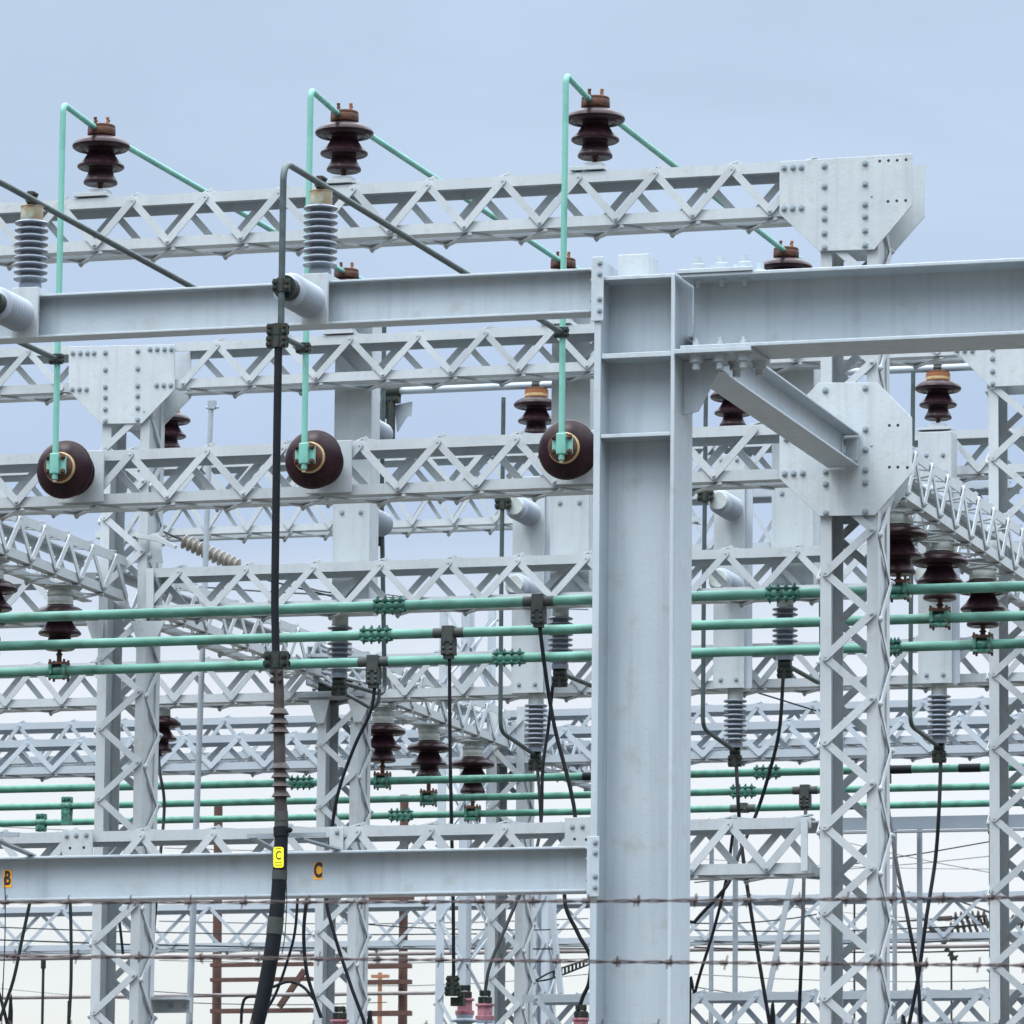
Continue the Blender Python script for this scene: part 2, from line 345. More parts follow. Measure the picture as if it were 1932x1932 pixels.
# --- row B
WG = .262
g1 = girder('topmost lattice girder of all, carrying three brown insulators against the sky', B_, -120, 1545, 1092, 325, 104, 1092, 144, W=WG)
g3 = girder('lattice girder crossing behind the dark round insulator discs', B_, -120, 1475, 751, 828, 104, 680, 147, W=WG)
g3b = girder('low lattice girder just above the lettered steel beam, ending at the nearest lattice column', B_, -120, 1530, 813, 1556, 104, 813.5, 139, W=WG)
plate(g3b, [(118, 1567), (175, 1564.5), (175, 1640), (118, 1643)], B_-.024, bolts=[(126, 1577), (144, 1576), (163, 1575)], holes=[(132, 1600), (158, 1599)], name='splice_plate', mt='lattice', bsc=.8)
plate(g3b, [(622, 1562), (648, 1561), (648, 1640), (622, 1641)], B_-.024, bolts=[(636, 1570)], name='splice_plate', mt='lattice', bsc=.8)
plate(g3b, [(1066, 1543), (1116, 1541), (1116, 1640), (1066, 1642)], B_-.024, bolts=[(1080, 1560), (1099, 1559)], holes=[(1084, 1583), (1106, 1584)], name='splice_plate', mt='lattice', bsc=.8)
plate(g3b, [(1511, 1543), (1524, 1542.5), (1524, 1643), (1511, 1644)], B_-.024, name='end_bar', mt='lattice')
t1, t1x0, t1x1, t1z = column('nearest lattice column, right of the thick steel post, with two big gusset plates', B_, 1548, 1100, 107, 300, 1082, 160, dpt=.25)
bl = zc([(803, y) for y in (215, 330, 447, 512, 595, 677)]+[(1033, y) for y in (200, 317, 432, 500, 580, 663)]+[(575, 225), (625, 223), (672, 221)]+[(575, 456), (623, 454), (672, 452)], 1288, 241.5, 3)
hl = zc([(1115, 187), (1165, 184), (1214, 182), (1264, 179), (1162, 415), (1212, 412), (1262, 410)], 1288, 241.5, 3)
gp = [(1471, 305), (1721, 290), (1721, 388), (1650, 471), (1546, 474), (1471, 404)]
plate(t1, gp, B_-.022, bolts=bl, holes=hl)
sft = .27/27*1.0
def back(pts, dY, Y):   # the same outline on the back face
    q = []
    for x, y in pts:
        a = P(x, y, Y); q.append(a+V((0, dY, 0)))
    return q
o = part(t1, 'gusset_plate', MB().prism(back(gp, .272, B_-.022), (0, .010, 0)), 'plate')
b = MB()
for x in (1471, 1546, 1650): pass
gp2 = [(1471, 800), (1545, 722), (1655, 722), (1721, 788), (1721, 892), (1651, 972), (1546, 974), (1471, 903)]
bl2 = zc([(810, y) for y in (255, 325, 490)]+[(1035, y) for y in (15, 130, 245, 317, 482)]+[(578, 266), (628, 265), (680, 263)], 1600*.805, 1000*.805, 3)+zc([(1035, 1472), (808, 1485)], 1288, 241.5, 3)
bl2 += [(1484, 828), (1500, 827), (1518, 826)]
hl2 = zc([(1218, 229), (1272, 231), (1170, 229)], 1600*.805, 1000*.805, 3)+zc([(1170, 1683), (1218, 1682)], 1288, 241.5, 3)
plate(t1, gp2, B_-.022, bolts=bl2, holes=hl2)
part(t1, 'gusset_plate', MB().prism(back([(1471, 800), (1545, 722), (1640, 722), (1690, 772), (1690, 908), (1640, 972), (1546, 974), (1471, 903)], .272, B_-.022), (0, .010, 0)), 'plate')
# small side plate under the gusset
part(t1, 'corner_plate', MB().prism([P(1651, 974, 26.98), P(1690, 930, 27.2), P(1672, 985, 27.2)], (0, .008, 0)), 'plate', bevel=.001)
# --- row C
g2 = girder('lattice girder running right from the riveted left gusset, just beneath the upper I-beam', C_, 330, 1802, 916, 620, 89, 916, 128.5, W=WG)
g2l = girder('short piece of lattice girder at the left edge, left of the riveted gusset', C_, -120, 132, 54, 655, 89, 54, 126, W=WG)
g4 = girder('lattice girder just above the topmost green bus pipe', C_, 268, 1700, 718, 1058, 89, 718.5, 128.5, W=WG)
g4l = girder('stub of lattice girder at the left edge behind the slanting girder', C_, -120, 180, 54, 1084, 89, 60, 126, W=WG)
plate(g4, [(276, 1073), (290, 1072.5), (290, 1152), (276, 1153)], C_-.02, name='end_bar', mt='lattice')
t2, t2x0, t2x1, t2z = column('left lattice column topped by a riveted six-sided gusset', C_, 190, 985, 91, 668, 1640, 133, dpt=.25)
gp3 = [(130, 654), (330, 650), (330, 735), (268, 799), (190, 800), (130, 737)]
bl3 = zc([(597, y) for y in (1513, 1610, 1707, 1765, 1833, 1900)]+[(780, y) for y in (1503, 1603, 1700, 1757, 1825, 1893)]+[(x, 1515) for x in (413, 455, 495, 533)]+[(x, 1493) for x in (850, 890, 932, 970)]+[(x, 1720) for x in (410, 450, 490)]+[(x, 1697) for x in (887, 927, 967)], 0, 161, 3)
plate(t2, gp3, C_-.022, bolts=bl3, bsc=.95)
part(t2, 'gusset_plate', MB().prism(back(gp3, .272, C_-.022), (0, .010, 0)), 'plate')
plate(t2, [(162, 1172), (196, 1172), (194, 1206), (174, 1206)], C_-.024, name='flared_plate', mt='lattice')
plate(t2, [(246, 1172), (312, 1172), (296, 1204), (258, 1206)], C_-.024, name='flared_plate', mt='lattice')
plate(t2, [(245, 1062), (268, 1010), (300, 1005), (308, 1062)], C_+.02, name='corner_plate', mt='lattice')
plate(t2, [(258, 1008), (300, 1012), (334, 1030), (330, 1035), (296, 1022), (258, 1015)], C_-.05, th=.03, name='arm', mt='lattice')
t3, t3x0, t3x1, t3z = column('lattice column cut off by the right edge of the picture', C_, 1866, 1100, 93, 600, 1135, 137, dpt=.25)
gp4 = [(1802, 588), (1998, 578), (1998, 665), (1940, 727), (1868, 730), (1802, 662)]
plate(t3, gp4, C_-.022, bolts=zc([(1755, y) for y in (1247, 1305, 1377, 1448)]+[(x, 1260) for x in (1552, 1597, 1640)], 1288, 241.5, 3), bsc=.95)
part(t3, 'gusset_plate', MB().prism(back(gp4, .272, C_-.022), (0, .010, 0)), 'plate')
# --- row D
g5 = girder('distant high lattice girder seen only behind the disc-bearing girder', D_, -120, 2060, 1800, 812, 84, 1790, 113, group='lattice girders', fine=False, W=WG)
g6 = girder('lattice girder below the third green bus pipe', D_, -120, 2060, 1255/3+0, 1243, 82, 385, 108, fine=False, W=WG)
g7 = girder('small high lattice girder with sky beneath it, seen left of the tall box columns', 36.0, 180, 1300, 450, 932, 74, 430, 77, fine=False, W=.3, bw=.026, leg=.045)
# --- row E and beyond
g12 = girder('far deep lattice girder with crossing bars, seen high between the post and the right columns', 46., 1280, 1905, 1400, 925, 112, 1400, 120, fine=False, W=.4, mt='far', bw=.035, leg=.05, xlace=True)
g8 = girder('lattice girder between the brown-booted cable and the left column, lower middle', E_, -120, 2060, 450, 1386, 66, 450, 101, fine=False, W=WG, mt='far')
g9 = girder('pale lattice girder whose top rail peeks over another girder behind the lower green pipes', 42.5, -120, 2060, 424, 1354, 78, 424, 98, fine=False, W=.30, mt='far', bw=.03)
g10 = girder('thin far lattice girder with crossing bars behind the upper barbed wire', 48., -160, 2080, 390, 1706, 84, 395, 141, fine=False, W=.38, mt='far', bw=.030, leg=.05, xlace=True)
g11 = girder('low lattice girder along the bottom edge, right of the thick post', 37., 985, 2060, 1426, 1872, 74, 1426, 105, fine=False, W=WG, mt='far')
# --- columns D, E and the thin ones
t4, _, _, t4z = column('middle lattice column under the disconnect switch, left of the curved black cables', D_, 598, 1500, 78, 1322, 1520, 118, fine=False, dpt=.25, mt='lattice')
plate(t4, [(582, 1322), (622, 1320), (612, 1364), (598, 1366)], D_-.024, name='flared_plate', mt='lattice')
plate(t4, [(656, 1320), (702, 1318), (682, 1362), (668, 1363)], D_-.024, name='flared_plate', mt='lattice')
t5, _, _, _ = column('lattice column behind the three small brown insulators, left of the thick post', E_, 920, 1750, 66, 1335, 1735, 108, fine=False, dpt=.26, mt='lattice')
t6, _, _, _ = column('thin cross-braced column in the bottom middle, left of the pink-capped bushings', 42., 823, 1750, 57, 1130, 1735, 150, fine=False, dpt=.7, leg=.065, bw=.025, mt='far', deep=False, xlace=True)
t7, _, _, _ = column('far lattice column at the right edge behind the cut-off one', D_, 2080, 1100, 80, 600, 1135, 120, fine=False)
# --- receding girders
def recede(label, xw, ztop, Y0, Y1, H, ph, mt='lattice', fine=True, W=.262, per=.372):
    # visible face looks to +X
    return laced('lattice_girder', label, 'girder', 'lattice girders', V((xw, Y0, ztop)), Y_, -Z, -X, Y1-Y0, H, W, per, ph, mt, fine)
zmidL = P(32, 981, 28.9).z
H0 = 104*S(900, 850, B_)
rL = recede('slanting girder at the left edge that runs back to the left column', P(237, 1147, C_).x+.01, P(130, 1020, P(0,0,1).y and 30.1).z, 26.0, C_-.03, H0*.93, .12)
xr_ = P(1752, 868, 28.1)
rR = recede('slanting girder running back from the nearest column past the big brown insulators', xr_.x, xr_.z, B_+.30, C_-.03, H0, .1)
zL = P(130, 1020, 30.1).z; xL = P(237, 1147, C_).x+.01
rL2 = recede('slanting girder behind the left column, running back to the disconnect switch', xL, zL, C_+.30, D_-.03, H0*.93, .1, fine=False)
rL3 = recede('slanting girder carrying the three small brown insulators', xL+.02, zL, D_+.3, E_-.05, H0*.93, .1, fine=False)
rR2 = recede('far slanting girder beyond the column at the right edge', xr_.x, xr_.z, C_+.30, D_, H0, .1, fine=False)
rL0 = recede('slanting girder far behind, beyond the lattice column of the small insulators', xL+.04, zL, E_+.3, 42.3, H0*.93, .1, fine=False, mt='far')
# ------------------------------------------------------------------ front steel frame
AF = A_                        # front edge of the flanges
sA = S(1200, 900, A_)
def xA(x, y=900, Y=A_): return P(x, y, Y).x
post = thing('steel_post', 'thick pale grey H-section steel post in the right middle foreground', 'post', V((xA(1200), A_+.15, 0)))
ztop = P(1200, 521, A_).z; fw = .30; x0, x1 = xA(1119), xA(1283)-.005
zpt = P(1130, 487, A_).z
part(post, 'flange', MB().box((x0, A_, 0), (x0+.030, A_+fw, zpt)), 'paint', bevel=.003)
part(post, 'flange', MB().box((xA(1264), A_, 0), (xA(1264)+.018, A_+fw, ztop+.004)), 'paint', bevel=.003)
xr0 = xA(1264)
part(post, 'web', MB().box((x0+.029, A_+fw/2-.008, 0), (xr0+.001, A_+fw/2+.008, ztop-.01)), 'paint')
for yy, t in ((522, .016), (669, .022), (820, .016)):
    z = P(1200, yy, A_).z
    part(post, 'stiffener', MB().box((x0+.0305, A_+.006, z-t/2), (xr0-.0005, A_+fw-.006, z+t/2)), 'paint', bevel=.002)
part(post, 'base_plate', MB().box((x0-.1, A_-.1, 0), (xr0+.12, A_+fw+.1, .03)), 'paint')
part(post, 'footing', MB().box((x0-.25, A_-.25, -.3), (xr0+.25, A_+fw+.25, -.002)), 'concrete')
# connection angles with bolts on the left flange
for ya, yb in ((485, 606), (1578, 1692)):
    za, zb = P(1130, ya, A_).z, P(1130, yb, A_).z
    c = part(post, 'connection_angle', MB().box((x0-.012, A_-.010, zb), (xA(1137), A_-.0005, za)), 'paint', bevel=.002)
    for q in (.1, .27, .66, .84):
        bolt_part(post, c, (xA(1130), A_-.010, za+(zb-za)*q), .75)
# box stub behind the post top
zb0, zb1 = P(1180, 524, A_+fw).z, P(1180, 470, A_+fw).z
st = part(post, 'top_bracket', MB().box((xA(1146), A_+fw*.5, ztop+.01), (xA(1205), A_+fw*.5+.012, zb1-.055)).box((xA(1199), A_+fw*.5+.012, ztop+.01), (xA(1205), A_+fw, zb1-.055)), 'plate', bevel=.002)
# --- I beams
def ibeam(mb, xa, xb, yf, zt, zb, fwid, tf, tw):
    mb.box((xa, yf, zt-tf), (xb, yf+fwid, zt)); mb.box((xa, yf, zb), (xb, yf+fwid, zb+tf))
    mb.box((xa, yf+fwid/2-tw/2, zb+tf-.0005), (xb, yf+fwid/2+tw/2, zt-tf+.0005)); return mb
bm = P(1680, 498, A_-.01); zt = bm.z; zb = zt-146*S(1680, 560, A_)
rb = thing('steel_beam', 'deep grey I-beam running off the right edge from the thick post', 'beam', V((xA(1290), A_+.14, zb)), 'grey steel I-beams')
fwR = .325; yR = A_-.01
part(rb, 'flange', MB().box((xA(1283), yR, zt-.016), (xA(2100), yR+fwR, zt)), 'paint', bevel=.003)
part(rb, 'flange', MB().box((xA(1283), yR, zb), (xA(2100), yR+fwR, zb+.016)), 'paint', bevel=.003)
part(rb, 'web', MB().box((xA(1290), yR+fwR/2-.007, zb+.0155), (xA(2100), yR+fwR/2+.007, zt-.0155)), 'paint')
cp = part(rb, 'cover_plate', MB().box((xA(1277), yR-.008, zt+.0005), (xA(1420), yR+fwR+.01, zt+.018)), 'paint', bevel=.002)
sp_ = part(rb, 'seat_plate', MB().box((xA(1273), yR-.012, zb-.020), (xA(1418), yR+fwR+.012, zb-.0005)), 'paint', bevel=.002)
def bignut(root, parent, p, up=1, s=1., mt='paint'):
    b = MB(); p = V(p); ax = (0, 0, up)
    s *= 1.2; b.lathe([(.030*s, 0), (.030*s, .006), (.025*s, .007), (.025*s, .026*s), (.022*s, .028*s), (.0145*s, .0285*s), (.0145*s, .052*s), (0, .052*s)], p, ax, 10); return part(root, 'bolt', b, mt, parent)
for xx in (1308, 1353, 1397):
    bignut(rb, cp, (xA(xx), yR+.07, zt+.018)); bignut(rb, cp, (xA(xx)+.02, yR+fwR-.07, zt+.018))
    bignut(rb, cp, (xA(xx), yR+.07, zt-.0165), -1, .5)
    bignut(rb, sp_, (xA(xx), yR+.05, zb-.020), -1); bignut(rb, sp_, (xA(xx)+.02, yR+fwR-.07, zb-.020), -1)
    bignut(rb, sp_, (xA(xx), yR+.06, zb+.017), 1, .6)
part(post, 'knee_plate', MB().prism([V((xr0+.019, A_+.15, zb-.022)), V((xA(1352), A_+.15, zb-.022)), V((xA(1300), A_+.15, P(1300, 765, A_).z)), V((xr0+.019, A_+.15, P(1300, 772, A_).z))], (0, .012, 0)), 'paint')
# the other post that carries the far end of the deep beam, out of frame
xo = xA(2100); po = thing('steel_post', 'thick grey post outside the picture at the far end of the deep beam', 'post', V((xo+.1, A_+.15, 0)))
part(po, 'flange', MB().box((xo+.001, A_, 0), (xo+.02, A_+fw, zt)), 'paint'); part(po, 'flange', MB().box((xo+.33, A_, 0), (xo+.35, A_+fw, zt)), 'paint'); part(po, 'web', MB().box((xo+.02, A_+.14, 0), (xo+.33, A_+.155, zt)), 'paint')
# left beams
fl = .125
def lbeam(label, yref, hpx, xref=600):
    z1 = P(xref, yref, A_+.07).z; z0 = z1-hpx*S(xref, yref, A_)
    xb = x0-.0125
    r = thing('steel_beam', label, 'beam', V((xb-1, A_+.14, z0)), 'grey steel I-beams'); ya = A_+.07
    xa = xA(-160)
    part(r, 'flange', MB().box((xa, ya, z1-.010), (xb-.013, ya+fl, z1)), 'paint', bevel=.002)
    part(r, 'flange', MB().box((xa, ya, z0), (xb-.013, ya+fl, z0+.010)), 'paint', bevel=.002)
    part(r, 'web', MB().box((xa, ya+fl/2-.005, z0+.0095), (xb-.013, ya+fl/2+.005, z1-.0095)), 'paint')
    e = part(r, 'end_plate', MB().box((xb-.0125, ya-.03, z0-.035), (xb-.0005, ya+fl+.03, z1+.025)), 'paint', bevel=.0015)
    for q in (.1, .3, .7, .9): bolt_part(r, e, (xb-.0125, ya-.012, z0-.02+(z1-z0+.03)*q), .7, (-1, 0, 0))
    return r, z1, z0, ya
lb1, lz1, lz0, lya = lbeam('upper grey I-beam left of the thick post, carrying grey ribbed insulators', 530, 84)
lb2, mz1, mz0, mya = lbeam('lower grey I-beam left of the thick post, with orange B and C stickers', 1605.5, 85)
# off-frame post at the left end of the two beams
xo = xA(-160); po = thing('steel_post', 'grey post outside the picture at the left end of the two lighter beams', 'post', V((xo-.1, A_+.15, 0)))
part(po, 'flange', MB().box((xo-.02, A_, 0), (xo-.0005, A_+fw, lz1+.1)), 'paint'); part(po, 'flange', MB().box((xo-.35, A_, 0), (xo-.33, A_+fw, lz1+.1)), 'paint'); part(po, 'web', MB().box((xo-.33, A_+.14, 0), (xo-.02, A_+.155, lz1+.1)), 'paint')
# --- strut from the deep beam back to the nearest column
st_ = thing('strut_beam', 'short grey I-section strut slanting from under the deep beam to the column gusset', 'strut', P(1440, 700, A_+.25))
a0, a1 = P(1364, 702, A_+.16), P(1621, 881, B_-.035)         # right lower edge of the bottom flange
d = (a1-a0); fwS = .155; hS = .165
def sbar(off0, off1, w3, h3):  # box along d: x offset range, z offset range
    b = MB(); c = (a0+a1)/2
    return b.obox(c+V(((off0+off1)/2, 0, (w3+h3)/2)), d/2, V(((off1-off0)/2, 0, 0)), V((0, 0, (h3-w3)/2)))
part(st_, 'flange', sbar(-fwS, 0, 0, .010), 'paint', bevel=.002)
part(st_, 'flange', sbar(-fwS, 0, hS-.010, hS), 'paint', bevel=.002)
part(st_, 'web', sbar(-fwS/2-.005, -fwS/2+.005, .0095, hS-.0095), 'paint')
cl = part(st_, 'clip_angle', MB().box(a1+V((-fwS/2+.006, -.10, .03)), a1+V((-fwS/2+.016, -.002, hS-.03))).box(a1+V((-fwS/2+.006, -.012, .03)), a1+V((-.005, .0, hS-.03))), 'plate', bevel=.001)
for q in (.05, .115): bolt_part(st_, cl, a1+V((-fwS/2+.016, -.05, q)), 1., (1, 0, 0))
# ------------------------------------------------------------------ insulators
def lathe_part(root, name, prof, mt, k=1., parent=None, n=28):
    b = MB().lathe([(r*k, h*k) for r, h in prof], (0, 0, 0), (0, 0, 1), n)
    o = link(name, b, mt, (0, 0, 0), parent or root); return o
U = S(650, 260, B_)/3     # one unit of the traced profile
def make_brown(label, capm='rust', bolts=True):
    """bell insulator, origin at the foot of its pin, cap on top"""
    t = thing('pin_insulator', label, 'insulator', (0, 0, 0), 'brown bell insulators')
    T = 392
    h = lambda prof: [(r, T-y) for r, y in prof][::-1]
    lathe_part(t, 'porcelain', h([(60, 76), (84, 80), (118, 90), (146, 106), (162, 120), (168, 133), (164, 145), (150, 154), (132, 150), (120, 158), (106, 150), (92, 157), (76, 158),
        (74, 168), (84, 188), (108, 222), (128, 240), (136, 250), (135, 260), (126, 266), (104, 262), (92, 268), (72, 264), (69, 276), (78, 304), (93, 332), (99, 344), (97, 354), (86, 360), (60, 358), (22, 352)]), 'brown', U, n=36)
    lathe_part(t, 'cap', h([(0, 8), (70, 8), (78, 12), (80, 22), (78, 26), (81, 32), (81, 68), (76, 74), (62, 78)]), capm, U)
    lathe_part(t, 'pin', h([(14, 345), (14, 380), (22, 384), (22, 392), (0, 392)]), 'rust' if capm != 'capt' else 'rust', U, n=12)
    if bolts:
        for k in range(4):
            an = math.pi/4+k*math.pi/2+.3; b = MB().lathe([(10*U, 0), (10*U, 12*U), (7*U, 13*U), (7*U, 30*U), (11*U, 31*U), (11*U, 40*U), (0, 41*U)], (math.cos(an)*50*U, math.sin(an)*50*U, (T-9)*U), (0, 0, 1), 8)
            link('bolt', b, 'rustor' if k % 2 else 'rust', (0, 0, 0), t)
    else:
        lathe_part(t, 'collar', h([(79, 50), (84, 52), (88, 56), (88, 74), (80, 78)] if capm == 'rust' else [(79, 66), (83, 67), (84, 74), (80, 78)]), 'brass' if capm == 'rust' else 'capt', U)
    return t
HB = 392*U
brown0 = make_brown('brown bell insulator')
brownH = make_brown('brown bell insulator', 'capt', False)
brownF = make_brown('brown bell insulator', 'rust', False)
BX = Y_*0
TEMPL = set()
def place(src, loc, label, rot=(0, 0, 0), sc3=1., group=None):
    o = copy_tree(src); TEMPL.add(src)
    o.location = V(loc); o.rotation_euler = rot; o.scale = (sc3,)*3; o['label'] = label
    if group: o['group'] = group
    ORG[o.name] = V(loc); return o
# on the top girder
zt1 = P(1092, 325, B_).z+TH
Yc = B_+.14
zT = []
for x, wy, lab in ((190, 228, 'brown bell insulator on the topmost girder, leftmost of the three against the sky'), (649, 203, 'brown bell insulator on the topmost girder, middle of the three against the sky'), (1123, 174, 'brown bell insulator on the topmost girder, nearest the thick post')):
    p = P(x, wy+100, Yc); place(brown0, (p.x, Yc, zt1+.060), lab); zT.append(p.x)
    seat = g1
    part(g1, 'insulator_seat', MB().box((p.x-.09, B_-.012, zt1+.001), (p.x+.09, B_+.275, zt1+.0195)).box((p.x-.045, B_+.09, zt1+.0195), (p.x+.045, B_+.19, zt1+.0595)), 'lattice', bevel=.001)
# row C, on the girder behind
zt2 = P(916, 620, C_).z+TH; Yc2 = C_+.14
for x, lab in ((653, 'brown insulator whose rusty cap shows just above the upper I-beam, left of centre'), (1062, 'brown insulator whose rusty cap shows above the I-beam beside the thick post'), (1483, 'brown insulator half hidden behind the deep right beam under the top gusset')):
    p = P(x, 560, Yc2); place(brown0, (p.x, Yc2, zt2+.060), lab); zT.append(p.x)
    part(g2, 'insulator_seat', MB().box((p.x-.09, C_-.012, zt2+.001), (p.x+.09, C_+.275, zt2+.0195)).box((p.x-.045, C_+.09, zt2+.0195), (p.x+.045, C_+.19, zt2+.0595)), 'lattice')
# row D, carrying the grey pipe
zt5 = P(1800, 812, D_).z+TH; Yc5 = D_+.14
for x, lab in ((318, 'dark insulator half hidden behind the riveted left gusset'), (1012, 'orange-capped brown insulator above the rightmost insulator disc'), (1383, 'brown insulator seen under the slanting strut, right of the thick post'), (1770, 'orange-capped brown insulator under the grey pipe near the right edge')):
    p = P(x, 770, Yc5); q = place(brownF, (p.x, Yc5, zt5+.060), lab, sc3=.97)
    part(g5, 'insulator_seat', MB().box((p.x-.10, D_-.012, zt5+.001), (p.x+.10, D_+.275, zt5+.0195)).box((p.x-.045, D_+.09, zt5+.0195), (p.x+.045, D_+.19, zt5+.0595)), 'lattice')
    b = MB().lathe([(29*U*3*.97, 0), (29*U*3*.97, .055), (0, .056)], (p.x, Yc5, zt5+.06+HB*.97-.075), (0, 0, 1), 24)
    k = part(q, 'cap_band', MB(), 'rustor') if False else link('cap_band', b, 'rustor', ORG[q.name], q); k.scale = (1/.97,)*3
# facing the camera on the second girder
DZ = []
for x, y, lab in ((122, 886, 'dark round insulator disc facing the viewer, leftmost of three'), (592, 867, 'dark round insulator disc facing the viewer, beside the black vertical pipe'), (1071, 849, 'dark round insulator disc facing the viewer, touching the thick post')):
    zc_ = P(x, y, B_-.262); loc = V((zc_.x, B_-.036, zc_.z))
    # world position of the axis from the picture position of the disc
    place(brownF, loc, lab, (R(90), 0, 0)); DZ.append(loc)
    # the mounting plate behind, part of the girder
    zc0 = loc.z
    part(g3, 'mounting_plate', MB().box((loc.x-.12, B_-.034, zc0-.13), (loc.x+.12, B_-.020, zc0+.13)), 'plate', bevel=.002)
# --- grey ribbed post insulators
def make_grey(label, name='post_insulator', capm='capg', body='greyp', nshed=9, k=1., cat='insulator', group='grey ribbed insulators'):
    t = thing(name, label, cat, (0, 0, 0), group)
    T = 495; pr = [(0, T-495), (66, 0), (66, 38), (60, 42)]
    y0 = 50
    for i in range(nshed):
        c = y0+i*41*9/nshed+6
        pr += [(60, c-2), (66, c+1), (88, c+2), (97, c+6), (99, c+11), (95, c+17), (84, c+21), (66, c+27), (61, c+32)]
    pr += [(60, T-95), (0, T-94)]
    u = U*A_/B_*k
    lathe_part(t, 'porcelain', pr, body, u)
    lathe_part(t, 'cap', [(58, T-98), (63, T-94), (65, T-90), (65, T-6), (68, T-5), (68, T), (0, T)], capm, u)
    return t, T*u
gi0, GH = make_grey('grey ribbed post insulator')
gid, _ = make_grey('grey insulator', capm='fit', body='ribp', k=1.0)
brk = []
vx = []
for x, lab1, lab2 in ((57, 'upright grey ribbed insulator on the upper beam at the left edge', 'grey ribbed insulator pointing at the viewer at the left edge'),
                      (603, 'upright grey ribbed insulator with rust-stained cap on the upper beam, near the black pipe', 'grey ribbed insulator pointing at the viewer, clamped to the black vertical pipe')):
    bx0, bx1 = P(x-31, 560, lya).x, P(x+18, 560, lya).x
    b = part(lb1, 'insulator_bracket', MB().box((bx0, lya-.022, lz0-.004), (bx1, lya-.0005, lz1+.03)).box((bx0, lya-.0005, lz1+.0005), (bx1, lya+.15, lz1+.03)), 'plate', bevel=.002)
    cx = P(x, 530, lya+.06).x
    place(gi0, (cx, lya+.062, lz1+.0305), lab1); vx.append(cx)
    hx = P(x-8, 572, lya).x; zmid = (lz0+lz1)/2-.005
    h = place(gid, (hx-.005, lya-.0225, zmid), lab2, (R(90), 0, 0)); brk.append((hx-.005, zmid))
def clampmb(b, c, along, r, ln, s=.012, n2=2):
    """split clamp round a pipe with bolt heads front and back"""
    al = V(along).normalized(); c = V(c); u = al.cross(Y_ if abs(al.y) < .8 else X).normalized(); w2 = al.cross(u)
    b.tube([c-al*ln/2, c+al*ln/2], r*1.25, 10)
    for sg in (-1, 1):
        b.obox(c+u*sg*r*1.5, al*ln/2, u*r*.75, w2*r*.75)
        for i in range(n2):
            q = c+u*sg*r*1.75+al*ln*((i+.5)/n2-.5)*.9
            b.bolt(q-w2*r*.75, -w2, s); b.bolt(q+w2*r*.75, w2, s)
    return b
# dark loops on the front frame
pr = .0145
zg3 = None
GV = []                          # green verticals x at Y
Yg = B_-.036-HB-.045              # where the mint pipes hang, in front of the discs
dark = []
for i, (cx, tgt, lab) in enumerate(((None, (107, 678), 'third'), (vx[0], (573, 657), 'dark grey copper pipe slanting down from the left edge to the middle mint pipe'), (vx[1], (1060, 628), 'dark copper pipe rising from the thick cable and bending back over the upper beam'))):
    tx = P(tgt[0], tgt[1], Yg)
    Yv = lya-.0225-GH-.035
    ztp = lz1+.0305+GH+.028
    if cx is None:
        hx = P(-545+57-8, 572, lya).x; cx = P(57-545, 530, lya+.06).x
        lab = 'dark grey copper pipe emerging under the upper beam at the far left'
    else: hx = [k for k in brk][i-1][0]
    root = thing('copper_pipe', lab, 'pipe', (hx, Yv, 3.), 'dark copper pipes')
    zlow = P(524, 652 if i == 2 else 1243, Yv).z
    path = [V((hx, Yv, zlow)), V((hx, Yv, ztp)), V((hx+.005, Yv+.2, ztp)), V((tx.x, Yg-.03, tx.z))]
    part(root, 'pipe', MB().tube(fillet(path, .12, 8), pr, 12), 'conduit')
    part(root, 'clamp', clampmb(MB(), (cx*.97+hx*.03, lya+.062, ztp-.002 - (0 if 1 else 0)), Y_, .017, .06, .008), 'fit')
    part(root, 'clamp', clampmb(MB(), (hx, Yv, brk[min(i,1) if i else 0][1] if i else brk[0][1]), Z, .016, .055, .009).tube([(hx, Yv, brk[0][1]), (hx, Yv+.05, brk[0][1])], .03, 14), 'fit')
    part(root, 'clamp', clampmb(MB(), (tx.x, Yg-.008, tx.z), Z, .015, .05, .008), 'fit')
    part(root, 'splice', clampmb(clampmb(MB(), P(524 if i == 2 else -30, 622, Yv) if i == 2 else (hx, Yv, P(524, 622, Yv).z), Z, .019, .05, .010), (P(523, 645, Yv) if i == 2 else V((hx, Yv, P(524, 648, Yv).z))), Z, .019, .05, .010), 'fit')
    dark.append(root)
